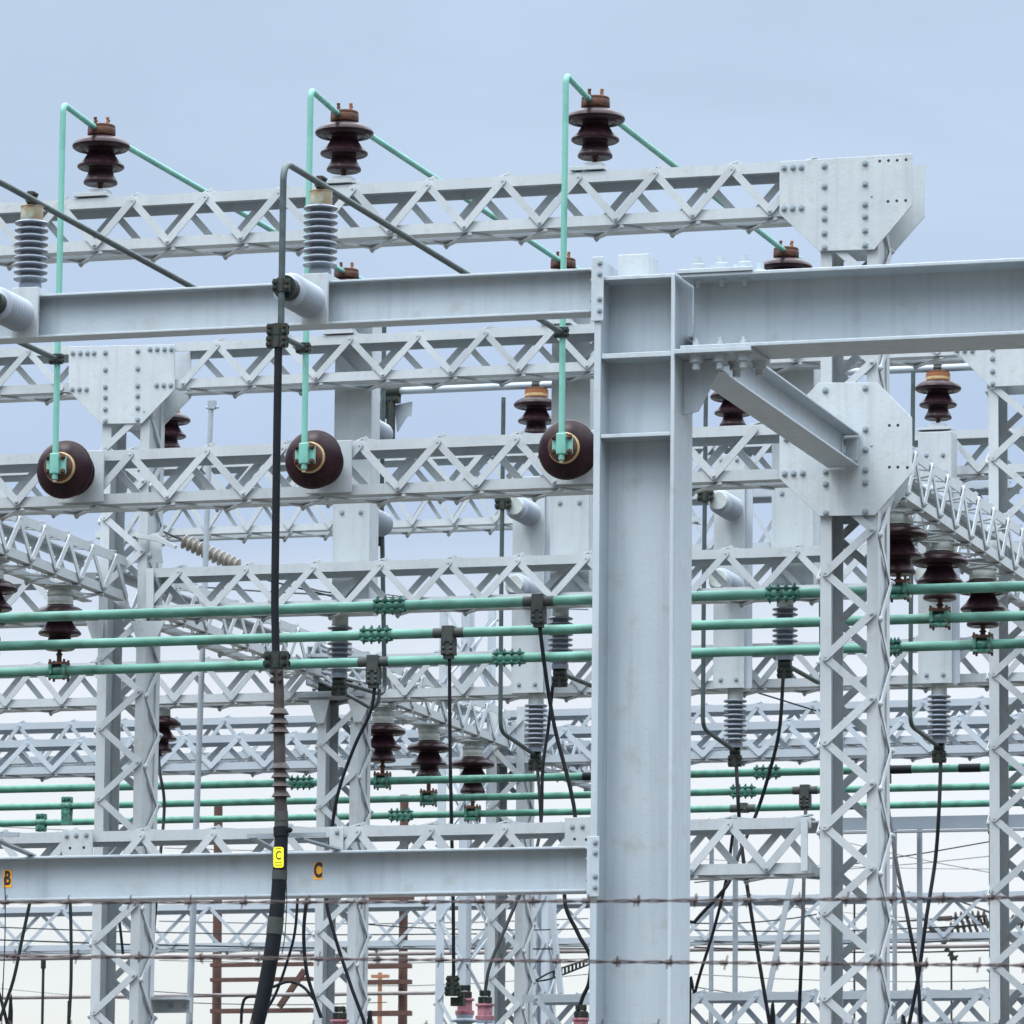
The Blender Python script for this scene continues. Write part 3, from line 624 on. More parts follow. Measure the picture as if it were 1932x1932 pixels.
# mint pipes: clamp on the disc, up, bend over the top insulators, back to the next row
zcap1 = zt1+.060+HB-.034; zcap2 = zt2+.060+HB-.034
for i, lab in enumerate(('mint green copper pipe standing at the left and bending back over the leftmost top insulator', 'mint green copper pipe rising behind the black pipe to the middle top insulator', 'mint green copper pipe rising next to the thick post, tallest in the picture')):
    cl_ = DZ[i]; x3 = P((105, 575, 1060)[i], (830, 800, 790)[i], Yg).x
    rt = thing('bus_pipe', lab, 'pipe', (x3, Yg, cl_.z-.05), 'mint green looped pipes')
    xt = P((118, 585, 1067)[i], 260, Yg).x
    path = [(x3, Yg, cl_.z-.075), (x3, Yg, cl_.z+.5), (xt, Yg, zcap1+.012), (zT[i]-.02, Yc, zcap1+.004), (zT[3+i], Yc2, zcap2+.004), (zT[3+i]+.03, Yc2+.2, zcap2)]
    part(rt, 'pipe', MB().tube(fillet(path, .045, 7), .0155, 12), 'mint')
    # four-bolt clamp on the disc
    b = MB().box((x3-.050, Yg+.004, cl_.z-.045), (x3+.050, Yg+.030, cl_.z+.045)).box((x3-.024, Yg-.019, cl_.z-.05), (x3+.024, Yg+.004, cl_.z+.055))
    c = part(rt, 'clamp', b, 'mint', bevel=.006)
    for sx in (-1, 1):
        for sz in (-1, 1): part(rt, 'bolt', MB().bolt((x3+sx*.040, Yg+.003, cl_.z+sz*.036), (0, -1, 0), .0105, .014), 'rust', c)
    part(rt, 'end_stub', MB().tube([(x3, Yg-.001, cl_.z-.09), (x3, Yg-.001, cl_.z-.04)], .010, 8), 'capg', c)
    for xx, yy, zz in ((zT[i], Yc, zcap1), (zT[3+i], Yc2, zcap2)):
        part(rt, 'clamp', MB().box((xx-.045, yy-.03, zz-.012), (xx+.045, yy+.03, zz+.002)), 'greenfit')
# ------------------------------------------------------------------ hanging insulators and green bus pipes
rP = .0262
def pipe_x(label, Y, xref, yref, xl=-140, xr=2080, r=rP, mt='green', group='green bus pipes', name='bus_pipe'):
    p = P(xref, yref, Y); xa, xb = P(xl, yref, Y).x, P(xr, yref, Y).x
    t = thing(name, label, 'pipe', (p.x, Y, p.z), group)
    part(t, 'pipe', MB().tube([(xa+(xb-xa)*i/12, Y, p.z) for i in range(13)], r, 14), mt)
    return t, p.z
b1, z1_ = pipe_x('topmost and nearest green bus pipe of the upper three', 28.1, 966, 1136)
b2, z2_ = pipe_x('middle green bus pipe of the upper three', 29.05, 966, 1190.5)
b3, z3_ = pipe_x('lowest green bus pipe of the upper three', 30.1, 966, 1241.5)
b4, z4_ = pipe_x('highest green bus pipe of the lower three', 35.9, 700, 1474, mt='greenfar', r=.0255)
b5, z5_ = pipe_x('middle green bus pipe of the lower three', 36.9, 700, 1508.5, mt='greenfar', r=.0235)
b6, z6_ = pipe_x('lowest green bus pipe of the lower three', 37.9, 700, 1539.5, mt='greenfar', r=.0235)
def coupler(t, Y, z, xa, xb, mt='greenfit', r=rP):
    x0_, x1_ = P(xa, 1200, Y).x, P(xb, 1200, Y).x; b = MB().tube([(x0_, Y, z), (x1_, Y, z)], r*1.22, 12)
    n = 4
    for sg in (-1, 1): b.box((x0_, Y-r*1.15, z+sg*r*1.02-.0035), (x1_, Y+r*1.1, z+sg*r*1.02+.0035))
    for i in range(n):
        xx = x0_+(x1_-x0_)*(i+.5)/n
        for sg in (-1, 1):
            b.box((xx-.010, Y-r*1.32, z+sg*r*.98-.008), (xx+.010, Y+r*1.0, z+sg*r*.98+.008))
            b.bolt((xx, Y-r*1.32, z+sg*r*.98), (0, -1, 0), .0075, .007)
            b.lathe([(.008, 0), (.008, .008), (.005, .009), (.005, .016), (0, .016)], (xx, Y-r*.6, z+sg*(r*.98+.008)), (0, 0, sg), 6)
    return part(t, 'coupler', b, mt)
coupler(b1, 28.1, z1_, 706, 764); coupler(b2, 29.05, z2_, 681, 739); coupler(b3, 30.1, z3_, 932, 990)
coupler(b1, 28.1, z1_, 1446, 1508); coupler(b3, 30.1, z3_, 1672, 1700)
coupler(b4, 35.9, z4_, 551, 595); coupler(b5, 36.9, z5_, 1380, 1426); coupler(b4, 35.9, z4_, 1424, 1472); coupler(b6, 37.9, z6_, 739, 782)
def tclamp(t, Y, z, x, hpx, s=1., mt='tape'):
    """T connector on a bus pipe with taped pipe either side, pointing down"""
    xx = P(x, 1200, Y).x; k = S(x, 1200, Y); b = MB()
    part(t, 'tape', MB().tube([(xx-30*k*s, Y, z), (xx+30*k*s, Y, z)], rP*1.035, 14), mt)
    b.box((xx-11*k*s, Y-rP*1.35, z-hpx*k*.35), (xx+11*k*s, Y+rP*1.35, z+rP*1.35)).box((xx-13*k*s, Y-rP*1.1, z-hpx*k*.85), (xx+13*k*s, Y+rP*1.1, z-rP*1.1))
    b.box((xx-9*k*s, Y-rP*.8, z-hpx*k), (xx+9*k*s, Y+rP*.8, z-hpx*k*.85))
    for q in (.4, .6, .78):
        for sx in (-1, 1): b.bolt((xx+sx*7*k*s, Y-rP*1.1, z-hpx*k*q), (0, -1, 0), 3*k)
    part(t, 'tap_connector', b, mt, bevel=.004); return V((xx, Y, z-hpx*k))
T1 = tclamp(b1, 28.1, z1_, 1016, 50); T2 = tclamp(b2, 29.05, z2_, 847, 50); T3 = tclamp(b3, 30.1, z3_, 706, 50)
T4 = tclamp(b5, 36.9, z5_, 1520, 38, .8); T5 = tclamp(b6, 37.9, z6_, 1403, 6, .8)
T6 = tclamp(b4, 35.9, z4_, 1670, 30, .8)
for t, Y, z, xs in ((b4, 35.9, z4_, (1700, 1830, 1120)),):
    for x in xs: xx = P(x, 1460, Y).x; part(t, 'tape', MB().tube([(xx-.07, Y, z), (xx+.07, Y, z)], rP*1.06, 14), 'cable')
for t, Y, z, x in ((b5, 36.9, z5_, 127), (b6, 37.9, z6_, 79), ):
    xx = P(x, 1500, Y).x; part(t, 'clamp', clampmb(MB(), (xx, Y, z), X, .027, .07, .012).box((xx-.03, Y-.03, z-.13 if x > 100 else z-.05), (xx+.03, Y+.03, z-.02)), 'greenfit')
def hang(src, x, Y, zpipe, lab, sc3=1., girder_z=None, pipe=None, mt='greenfit', up=0.):
    xx = P(x, 1150, Y).x; tot = HB*sc3; zt_ = girder_z
    base = zt_-tot-.03+up
    o = place(src, (xx, Y, base), lab, sc3=sc3)
    # adapter above
    a = MB().lathe([(.075, 0), (.075, .02), (.06, .021), (.06, .045), (.10, .046), (.10, .052), (0, .052)], (xx, Y, base+tot-.012), (0, 0, 1), 20)
    l1 = link('adapter', a, 'capt', ORG[o.name], o); l1.scale = (1/sc3,)*3
    b = MB().tube([(xx, Y, base+.01), (xx, Y, zpipe+rP+.02)], .014, 10).box((xx-.05, Y-.04, zpipe+rP+.008), (xx+.05, Y+.04, zpipe+rP+.022))
    for sx in (-1, 1):
        for sy in (-1, 1): b.tube([(xx+sx*.042, Y+sy*.033, zpipe-rP-.03), (xx+sx*.042, Y+sy*.033, zpipe+rP+.036)], .007, 6)
    l2 = link('hanger', b, 'rust', ORG[o.name], o); l2.scale = (1/sc3,)*3
    c = MB().tube([(xx-.045, Y, zpipe), (xx+.045, Y, zpipe)], rP*1.2, 12).box((xx-.048, Y-.042, zpipe-rP-.016), (xx+.048, Y+.042, zpipe-rP-.002)).box((xx-.048, Y-.04, zpipe-.02), (xx-.03, Y+.04, zpipe+rP+.007)).box((xx+.03, Y-.04, zpipe-.02), (xx+.048, Y+.04, zpipe+rP+.007))
    part(pipe, 'clamp', c, mt)
    return o
zgR = xr_.z-H0-TH*2; zgL = zL-H0*.93-TH*2
xcR = xr_.x-.155; xcL = xL-.10
def px_of(X3, Y):    # picture x of a world point
    v = V((X3, Y, 4.5))-CAM; return 966+FPX*v.dot(RR)/v.dot(F0)
for src, Y, z, pp, lab in ((brownH, 28.1, z1_, b1, 'brown hanging insulator right of the nearest lattice column, highest of the right three'), (brownH, 29.05, z2_, b2, 'brown hanging insulator under the right slanting girder, middle of three'), (brownH, 30.1, z3_, b3, 'brown hanging insulator nearest the right edge, lowest of the right three')):
    x = px_of(xcR, Y) ; hang(src, x, Y, z, lab, girder_z=zgR, pipe=pp, up=.06)
for Y, z, pp, lab in ((29.05, z2_, b2, 'brown hanging insulator cut by the left edge'), (30.1, z3_, b3, 'brown hanging insulator under the left slanting girder, crossed by green pipes')):
    x = px_of(xcL, Y); hang(brownH, x, Y, z, lab, girder_z=zgL, pipe=pp)
for Y, z, pp, lab in ((35.9, z4_, b4, 'small dark hanging insulator in the middle, leftmost and highest of three'), (36.9, z5_, b5, 'small dark hanging insulator in the middle, second of three'), (37.9, z6_, b6, 'small dark hanging insulator in the middle, third and lowest of three')):
    x = px_of(xcL+.02, Y); hang(brownH, x, Y, z, lab, girder_z=zgL, pipe=pp)
# lone one under the girder behind the left column
zg6 = P(418, 1243, D_).z-82*S(418, 1243, D_)-TH
o = place(brownH, (P(299, 1380, D_+.1).x, D_+.13, zg6-HB*.9), 'lone dark insulator hanging just right of the left lattice column', sc3=.9)
# ------------------------------------------------------------------ box columns with switch insulators
gi1, GH1 = make_grey('grey insulator', capm='capt', k=.95)
hi1, HH1 = make_grey('grey insulator', capm='capt', body='ribp', k=1.0, nshed=14)
def boxcol(label, Y, xl, xr, ytop, ybot, mt='plate', dpt=.16):
    a, b_ = P(xl, ytop, Y), P(xr, ybot, Y); zb_ = P(xl, ybot, Y).z
    xlm = P(xl, 900, Y).x; xrm = P(xr, 900, Y).x
    t = thing('box_column', label, 'box column', ((xlm+xrm)/2, Y, zb_), 'hanging box columns')
    part(t, 'front_plate', MB().box((xlm, Y, zb_), (xrm, Y+.012, a.z)), mt, bevel=.002)
    part(t, 'side_plate', MB().box((xlm, Y+.0125, zb_), (xlm+.010, Y+dpt, a.z)), mt)
    part(t, 'side_plate', MB().box((xrm-.010, Y+.0125, zb_), (xrm, Y+dpt, a.z)), mt)
    f = t.children[0]; W_ = xrm-xlm
    for fx in (.25, .75):
        for yy in (ybot-16, ybot-190, ybot-430):
            if yy > ytop: bolt_part(t, f, (xlm+W_*fx, Y, P(xl, yy, Y).z), .9)
    part(t, 'bottom_cap', MB().box((xlm+.01, Y+.02, zb_+.002), (xrm-.01, Y+dpt, zb_+.012)), mt)
    return t, (xlm+xrm)/2, zb_, xlm, xrm
CY = C_+.29
def conduit(label, pts, Y, r=.0135, mt='conduit', clampat=True, rad=.06):
    pp = [P(x, y, Y) if len(q) == 0 else P(x, y, q[0]) for x, y, *q in pts]
    t = thing('copper_pipe', label, 'pipe', pp[-1], 'dark copper pipes')
    part(t, 'pipe', MB().tube(fillet(pp, rad, 6), r, 10), mt)
    if clampat:
        part(t, 'clamp', clampmb(clampmb(MB(), pp[-1], (pp[-1]-pp[-2]), .018, .05, .009), pp[-1]-V((0, 0, .06)), Z, .016, .05, .008), 'fit')
    return t
S1 = []
for i, (xl, xr, lab) in enumerate(((629, 699, 'left'), (1039, 1112, 'middle'), (1456, 1535, 'right'))):
    nm = ('broad light grey box column left of the middle, behind the second disc', 'broad light grey box column directly left of the thick post', 'broad light grey box column between the thick post and the nearest lattice column')[i]
    t, xm, zb_, xa, xb = boxcol(nm, CY, xl, xr, 600+0*i, 1158-i*18)
    xi = P((641, 1057, 1481)[i], 1220, CY+.08).x
    o = place(gi1, (xi, CY+.08, zb_-GH1), ('grey ribbed insulator below the left box column, behind the green pipes', 'grey ribbed insulator just left of the thick post, behind the green pipes', 'grey ribbed insulator right of the thick post, crossed by all three green pipes')[i], sc3=1.0)
    for yy, pl in ((805, 'upper'), (975, 'lower')):
        p = P((690, 1100, 1525)[i], yy-i*14, CY+.17)
        place(hi1, (p.x, CY+.165, p.z), 'horizontal grey insulator behind the %s broad box column, %s one' % (('left', 'middle', 'right')[i], pl), (R(-90), 0, 0), .95)
    Yq = CY+.165+HH1*.95+.02
    S1.append((xi, zb_-GH1))
    xq = (716, 1128, 1543)[i]
    tip = V((xi, CY+.08, zb_-GH1-.02))
    pA = P(xq+9, 610, Yq); pB = P(xq, 1308-i*10, Yq-.1)
    t = thing('copper_pipe', ('dark vertical pipe beside the left broad box column', 'dark vertical pipe hidden mostly by the thick post', 'dark pipe hooking up beside the nearest lattice column to the insulator foot')[i], 'pipe', tip, 'dark copper pipes')
    part(t, 'pipe', MB().tube(fillet([pA, P(xq+4, 950, Yq), V((pB.x, Yq, pB.z)), tip], .07, 6), .0135, 10), 'conduit')
    part(t, 'clamp', clampmb(clampmb(MB(), tip, X, .02, .07, .010), tip-V((0, 0, .05)), Z, .018, .06, .009), 'fit')
    if i == 0: part(t, 'clamp', clampmb(MB(), P(714, 985, Yq), Z, .02, .09, .011).tube([P(714, 1000, Yq), P(714, 1030, Yq)], .02, 8), 'fit')
DY = D_-.20
for i, (xl, xr) in enumerate(((968, 1028), (1347, 1405), (1732, 1795))):
    nm = ('narrow box column hanging left of the thick post, lower one', 'narrow box column just right of the thick post', 'narrow box column between the two right lattice columns')[i]
    t, xm, zb_, xa, xb = boxcol(nm, DY, xl, xr, 900-i*42, 1308-i*9)
    part(t, 'edge_flange', MB().box((xb+.001, DY+.02, zb_), (xb+.045, DY+.028, P(xr, 900, DY).z)), 'far')
    xi = P((1011, 1387, 1772)[i], 1380, DY+.08).x
    place(gi1, (xi, DY+.08, zb_-GH1), ('grey ribbed insulator left of the thick post, lower row', 'grey ribbed insulator right of the thick post, lower row', 'grey ribbed insulator between the right lattice columns, lower row')[i], sc3=1.0)
    Yq = DY-HH1-.03
    for yy in (972-i*10, 1118-i*10):
        p = P((1003, 1384, 1768)[i], yy, DY)
        place(hi1, (p.x, DY-.001, p.z), ('pale horizontal insulator', 'pale horizontal insulator')[0]+(' on the narrow box column %s, %s one' % (('left of the thick post', 'right of the thick post', 'near the right edge')[i], 'upper' if yy < 1000 else 'lower')), (R(90), 0, 0), 1.)
    xq = (945, 1327, 1718)[i]; tip = V((xi, DY+.08, zb_-GH1-.02))
    t = thing('copper_pipe', ('dark vertical pipe bending to the lower insulator left of the thick post', 'dark vertical pipe bending to the lower insulator right of the thick post', 'dark vertical pipe bending to the lower insulator near the right edge')[i], 'pipe', tip, 'dark copper pipes')
    part(t, 'pipe', MB().tube(fillet([P(xq+5, (750, 732, 700)[i], Yq), P(xq+1, 1100, Yq), P(xq-1, 1380-i*6, Yq), tip], .09, 7), .0135, 10), 'conduit')
    part(t, 'clamp', clampmb(clampmb(MB(), tip, X, .018, .06, .009), tip-V((0, 0, .06)), Z, .018, .07, .009), 'fit')
    part(t, 'clamp', clampmb(MB(), P(xq+4, (950, 935, 925)[i], Yq), Z, .02, .07, .011), 'fit')
# grey pipe carried by row D insulators
gpz = zt5+.06+HB*.97+.012
gpp = thing('grey_pipe', 'long light grey tubular pipe resting on the orange-capped insulators', 'pipe', (P(900, 740, Yc5).x, Yc5, gpz))
xa = P(702, 748, Yc5).x; xb = P(2080, 690, Yc5).x
part(gpp, 'pipe', MB().tube([(xa+(xb-xa)*i/8, Yc5, gpz) for i in range(9)], .0225, 14), 'galv')
for x in (1012, 1383, 1770): xx = P(x, 730, Yc5).x; part(gpp, 'clamp', clampmb(MB(), (xx, Yc5, gpz), X, .020, .05, .009).box((xx-.03, Yc5-.03, gpz-.04), (xx+.03, Yc5+.03, gpz-.018)), 'fit')
j = MB(); pc = P(738, 752, Yc5)
clampmb(j, (pc.x, Yc5-.01, gpz), X, .034, .12, .014, 3); j.tube([P(738, 750, Yc5-.02), P(737, 830, Yc5-.02)], .028, 10)
j.obox(P(714, 775, Yc5-.03), X*.045, Y_*.03, Z*.05)
part(gpp, 'terminal', j, 'fit'); part(gpp, 'bracket', MB().prism([P(745, 765, Yc5+.05), P(778, 758, Yc5+.05), P(776, 785, Yc5+.05), P(768, 785, Yc5+.05), P(750, 815, Yc5+.05)], (0, .02, 0)), 'far')
# disconnect switch on the middle column
sw = thing('disconnect_switch', 'dark disconnect switch gear on top of the middle lattice column', 'switch', P(645, 1322, D_))
part(sw, 'deck', MB().obox(P(640, 1317, D_+.15), X*.22, Y_*.18, Z*.012), 'far')
b = MB()
for x, y in ((612, 1300), (640, 1288), (672, 1304), (628, 1310), (658, 1296)): clampmb(b, P(x, y, D_+.1), X, .022, .07, .012)
part(sw, 'contacts', b, 'fit')
b = MB()
for a_, c_ in (((570, 1258), (700, 1262)), ((560, 1235), (640, 1300)), ((500, 1225), (600, 1288)), ((585, 1262), (700, 1290)), ((650, 1240), (690, 1300)), ((360, 1175), (640, 1300)), ((600, 1215), (710, 1255))): b.tube([P(*a_, D_-.1), P(*c_, D_-.1)], .012, 8)
part(sw, 'linkage_rods', b, 'galv')
part(sw, 'arm', MB().obox(P(640, 1238, D_-.3), V((.2, .05, .0)), Y_*.05, Z*.01), 'far')
# slender pole
pl = thing('slender_pole', 'thin light grey round pole between the left column and the black pipe', 'pole', V((P(356, 1932, 33.).x, 33., 0)))
top = P(398, 772, 33.); bot = P(357, 1932, 33.); dd = (bot-top); b0 = top+dd*(top.z/(top.z-bot.z))
part(pl, 'shaft', MB().tube([b0, bot, top], [.022, .021, .016], 12), 'galv')
part(pl, 'head', MB().box(top+V((-.015, -.02, 0)), top+V((.03, .02, .05))).tube([top+V((-.03, 0, .01)), top+V((.05, 0, .01))], .008, 8), 'galv')
# beige insulator string
p0, p1 = P(345, 1020, 33.2), P(452, 1070, 33.2); ax = p1-p0; Ln = ax.length
prf = [(0, 0)]
for i in range(11): prf += [(.024, Ln*(i+.1)/11), (.048, Ln*(i+.35)/11), (.048, Ln*(i+.5)/11), (.026, Ln*(i+.9)/11)]
t = thing('insulator_string', 'beige ribbed insulator string slanting below the left side girders', 'insulator', p0)
part(t, 'discs', MB().lathe(prf+[(0, Ln)], p0, ax, 14), 'beige')
part(t, 'wire', MB().tube([p1, p1+ax*.5, p1+ax*1.8+V((0, 0, .1))], .006, 6), 'wirec')
part(t, 'wire', MB().tube([p0, p0-ax*.35], .006, 6), 'wirec')
# ------------------------------------------------------------------ the big cable termination
CYv = lya-.0225-GH-.035
ct = thing('cable_termination', 'dark rubber-booted cable hanging from the black pipe with a yellow C tag', 'cable', P(528, 1400, CYv))
q = lambda x, y: P(x, y, CYv)
kA = S(528, 1400, CYv)
part(ct, 'clamp', clampmb(MB(), q(522, 1245), Z, .022, .07, .013), 'fit')
b = MB().tube([q(524, 1262), q(526, 1298)], .022, 10)
for x, y in ((517, 1269), (517, 1285), (532, 1269), (532, 1284)): b.bolt(q(x, y)-V((0, .02, 0)), (0, -1, 0), .010)
part(ct, 'lug', b, 'boot')
ctr = [(526, 1296), (527, 1400), (529, 1500), (531, 1560), (528, 1640), (524, 1700), (515, 1780), (503, 1850), (487, 1925), (455, 2050), (425, 2180)]
rad = [9.5, 11, 11.5, 12.5, 13.5, 14, 14.5, 14.5, 14, 14, 14]
pts = cr([q(*c_) for c_ in ctr], 6); rr = []
for i in range(len(pts)): f_ = i/6; k_ = min(int(f_), len(rad)-2); rr.append((rad[k_]+(rad[k_+1]-rad[k_])*(f_-k_))*kA)
part(ct, 'cable', MB().tube(pts[18:], rr[18:], 16), 'cable')
part(ct, 'boot', MB().tube(pts[:19], [x*1.02 for x in rr[:19]], 16), 'boot')
for yy in (1343, 1361, 1378, 1446, 1463, 1480, 1499):
    c = q(526+(yy-1296)*.022, yy)
    part(ct, 'rain_shed', MB().lathe([(9*kA, 7*kA), (12*kA, 6*kA), (18.5*kA, -4.5*kA), (17*kA, -5*kA), (9*kA, -2*kA)], c, (0, 0, 1), 20), 'boot')
for yy, k_ in ((1540, 1), (1565, 1), (1655, 1), (1740, 1), (1757, 1)):
    i = min(range(len(pts)), key=lambda n_: abs(pts[n_].z-q(520, yy).z)); part(ct, 'tape_band', MB().tube([pts[i]+(pts[i-1]-pts[i]).normalized()*.02, pts[i]-(pts[i-1]-pts[i]).normalized()*.02], rr[i]*1.07, 16), 'tape')
pc = q(457, 2050)
part(ct, 'tail', MB().tube(cr([q(425, 2180), q(405, 2260), q(400, 2300)]), 14*kA, 12), 'cable')
zg_ = q(400, 2300)
part(ct, 'riser', MB().tube([zg_, V((zg_.x, zg_.y, 0))], 17*kA, 12), 'cable')
def text_mesh(s, size, c, mt, root, parent, sx=1., nrm_y=-.001, bold=.0):
    cu = bpy.data.curves.new('letter', 'FONT'); cu.body = s; cu.size = size; cu.align_x = 'CENTER'; cu.align_y = 'CENTER'; cu.extrude = .0004; cu.offset = bold
    ob = bpy.data.objects.new('letter', cu); me = bpy.data.meshes.new_from_object(ob); bpy.data.objects.remove(ob)
    o = bpy.data.objects.new('letter', me); C.objects.link(o); me.materials.clear(); me.materials.append(M[mt]); o.parent = parent
    o.location = V(c)-ORG[root.name]; o.rotation_euler = (R(90), 0, 0); o.scale = (sx, 1, 1); return o
sl = [(525.5, 652), (523, 800), (521, 950), (519, 1100), (519, 1160), (521, 1238)]
part(ct, 'sleeve', MB().tube(cr([V((P(x, y, CYv).x, CYv-.001, P(x, y, CYv).z)) for x, y in sl], 5), .0168, 14), 'cable')
# yellow tag
cY = CYv-15*kA
def rrect(x0_, y0_, x1_, y1_, rr_, Y):
    o_ = []
    for cx, cy, a0_ in ((x1_-rr_, y0_+rr_, -90), (x1_-rr_, y1_-rr_, 0), (x0_+rr_, y1_-rr_, 90), (x0_+rr_, y0_+rr_, 180)):
        for k_ in range(5): an = R(a0_+k_*22.5); o_.append(P(cx+rr_*math.cos(an), cy+rr_*math.sin(an), Y))
    return o_
tg = thing('cable_tag', 'yellow rounded tag with a black C strapped to the thick cable', 'tag', P(525, 1617, cY))
tp = part(tg, 'plate', MB().prism(rrect(516, 1598, 535, 1637, 4.5, cY), (0, .003, 0)), 'yellow')
text_mesh('C', .050, P(525.3, 1614.5, cY-.002), 'ink', tg, tp, .72, bold=.0006)
b = MB()
for y_, x_a, x_b in ((1601, 520, 531), (1627, 519, 532), (1632, 519, 532)):
    n_ = 6 if y_ < 1628 and y_ > 1610 else 9
    for i in range(n_):
        xx = x_a+(x_b-x_a)*i/n_; b.box(P(xx, y_-.7, cY-.0025), P(xx+(x_b-x_a)/n_*.7, y_+.7, cY-.0018))
part(tg, 'small_print', b, 'ink', tp)
# stickers on the lower beam
yst = mya+fl/2-.005-.0012
for x, y, s_, lab in ((600, 1643, 'C', 'orange sticker with a black letter C on the lower beam'), (14, 1658, 'B', 'orange sticker with a black letter B at the left end of the lower beam')):
    hw, hh = 8.5, 16.5
    t = thing('letter_sticker', lab, 'sticker', P(x, y, yst), 'orange letter stickers')
    o = part(t, 'sheet', MB().box(P(x-hw, y+hh, yst-.0006), P(x+hw, y-hh, yst+.0006)), 'orange')
    text_mesh(s_, .084, P(x, y, yst-.0014), 'ink', t, o, .62, bold=.0038 if s_ == 'C' else .0026)
# cable support arms above the lower beam
for k_, (ox) in enumerate((0, -578)):
    t = thing('cable_bracket', ('galvanised arm and struts holding the thick cable above the lower beam', 'galvanised arm on the lower beam at the left edge')[k_], 'bracket', P(545+ox, 1600, A_), 'cable support brackets')
    part(t, 'arm', MB().box(P(465+ox, 1581, CYv+.08), P(615+ox, 1571, CYv+.095)), 'galv')
    for xa_, xb_ in ((478, 522), (566, 640)):
        d0, d1 = P(xa_+ox, 1582, CYv+.10), V((P(xb_+ox, 1603, mya+.03).x, mya+.03, mz1+.006)); part(t, 'strut', MB().bar(d0, d1, X, .035, .008), 'galv')
    part(t, 'clamp', MB().tube([P(530+ox, 1560, CYv), P(530.5+ox, 1578, CYv)], 14.5*kA, 14).bolt(P(546+ox, 1566, CYv), (1, 0, 0), .01), 'cable')
# ------------------------------------------------------------------ black cables
def cable(label, pts, r=.010, mt='cable', name='cable', group='black flexible cables', tail=False):
    pp = [P(x, y, Y) for x, y, Y in pts]
    if tail: pp.append(V((pp[-1].x, pp[-1].y, .0)))
    b = MB().tube(cr(pp, 6), r, 8); return solo(name, b, mt, label, 'cable', group, pp[0])
kk = lambda t, dx=0: None
cable('black cable from the first tap connector down behind the lower beam left of the post', [(1018, 1178, 28.1), (1028, 1260, 28.1), (1046, 1370, 28.1), (1086, 1548, 28.0), (1065, 1690, 27.9), (1090, 1760, 27.9), (1116, 1815, 27.9), (1130, 1950, 27.9)], .0105, tail=True)
cable('black cable hanging straight from the second tap connector', [(848, 1238, 29.05), (849, 1400, 29.05), (852, 1560, 29.05), (855, 1700, 29.05), (856, 1858, 29.05)], .0098)
cable('black cable swinging left from the third tap connector', [(708, 1282, 30.1), (700, 1340, 30.1), (668, 1410, 30.1), (637, 1500, 30.1), (622, 1600, 30.1), (615, 1690, 30.1), (630, 1760, 30.1), (662, 1860, 30.1), (690, 1940, 30.1), (700, 2020, 30.1)], .0100, tail=True)
cable('dark pipe-like lead beside the third tap connector', [(716, 1300, 31.4), (713, 1325, 31.4), (700, 1335, 31.4), (672, 1320, 31.4), (640, 1303, 31.4)], .011, 'conduit')
cable('black cable crossing behind the pink-capped bushings', [(1043, 1292, 31.5), (1035, 1370, 31.5), (1024, 1450, 31.4), (1020, 1560, 31.3), (1000, 1640, 31.), (958, 1740, 30.6), (925, 1820, 30.3), (915, 1872, 30.2)], .0098)
cable('black cable from the lower insulator left of the post', [(1013, 1440, 34.3), (1018, 1500, 34.1), (1021, 1560, 34.1)], .0098)
cable('black cable hanging right of the post from the upper insulator foot', [(1478, 1272, 31.5), (1470, 1380, 31.4), (1448, 1470, 31.4), (1427, 1535, 31.4), (1395, 1610, 31.2), (1372, 1670, 31.), (1310, 1740, 31.), (1240, 1830, 31.)], .0105, tail=True)
cable('black cable running down just right of the post', [(1389, 1436, 34.3), (1392, 1500, 34.1), (1396, 1560, 34.1), (1405, 1640, 34.), (1425, 1770, 34.), (1452, 1932, 34.), (1460, 1990, 34)], .0115, tail=True)
cable('slanting black cable crossing low beside the post', [(1383, 1570, 32.5), (1370, 1660, 32.5), (1345, 1760, 32.5), (1312, 1870, 32.5), (1300, 1960, 32.5)], .0095, tail=True)
cable('nearly vertical black cable left of the nearest lattice column', [(1520, 1530, 36.8), (1518, 1600, 36.), (1514, 1760, 35.), (1507, 1930, 35), (1505, 2000, 35)], .0115, tail=True)
cable('black cable crossing another between the two right columns, from upper right', [(1775, 1432, 34.3), (1772, 1520, 34.1), (1765, 1620, 34.1), (1748, 1730, 34.0), (1733, 1840, 34.), (1712, 1950, 34.), (1700, 2020, 34)], .0115, tail=True)
cable('black cable crossing another between the two right columns, from upper left', [(1673, 1450, 35.8), (1674, 1510, 35.6), (1690, 1620, 34.6), (1712, 1730, 34.2), (1731, 1840, 34.2), (1737, 1950, 34.2), (1738, 2020, 34.2)], .0115, tail=True)
cable('green-tinged lead hanging from the lone insulator beside the left column', [(299, 1425, 34.5), (302, 1460, 34.4), (309, 1500, 34.4), (309, 1545, 34.4), (300, 1640, 34.3), (290, 1760, 34.3)], .010, 'wirec')
cable('dark cable at the bottom left curving toward the corner', [(57, 1700, 25.), (42, 1770, 25.), (25, 1850, 25.), (0, 1925, 25.), (-12, 1990, 25.)], .0085, 'wirec', tail=True)
cable('dark vertical cable left of the left column, under the lower beam', [(132, 1690, 26.), (134, 1760, 26.), (134, 1850, 26.), (130, 1932, 26.), (128, 2000, 26.)], .0085, 'wirec', tail=True)
cable('thin drooping wire next to the orange B sticker', [(8, 1655, 23.), (10, 1700, 23.), (9, 1780, 23.), (5, 1880, 23.), (2, 1990, 23.)], .0025, 'wirec', tail=True)
cable('short dark cable in the bottom left corner', [(-20, 1830, 25.5), (0, 1880, 25.5), (15, 1940, 25.5), (20, 1990, 25.5)], .0085, 'cable', tail=True)
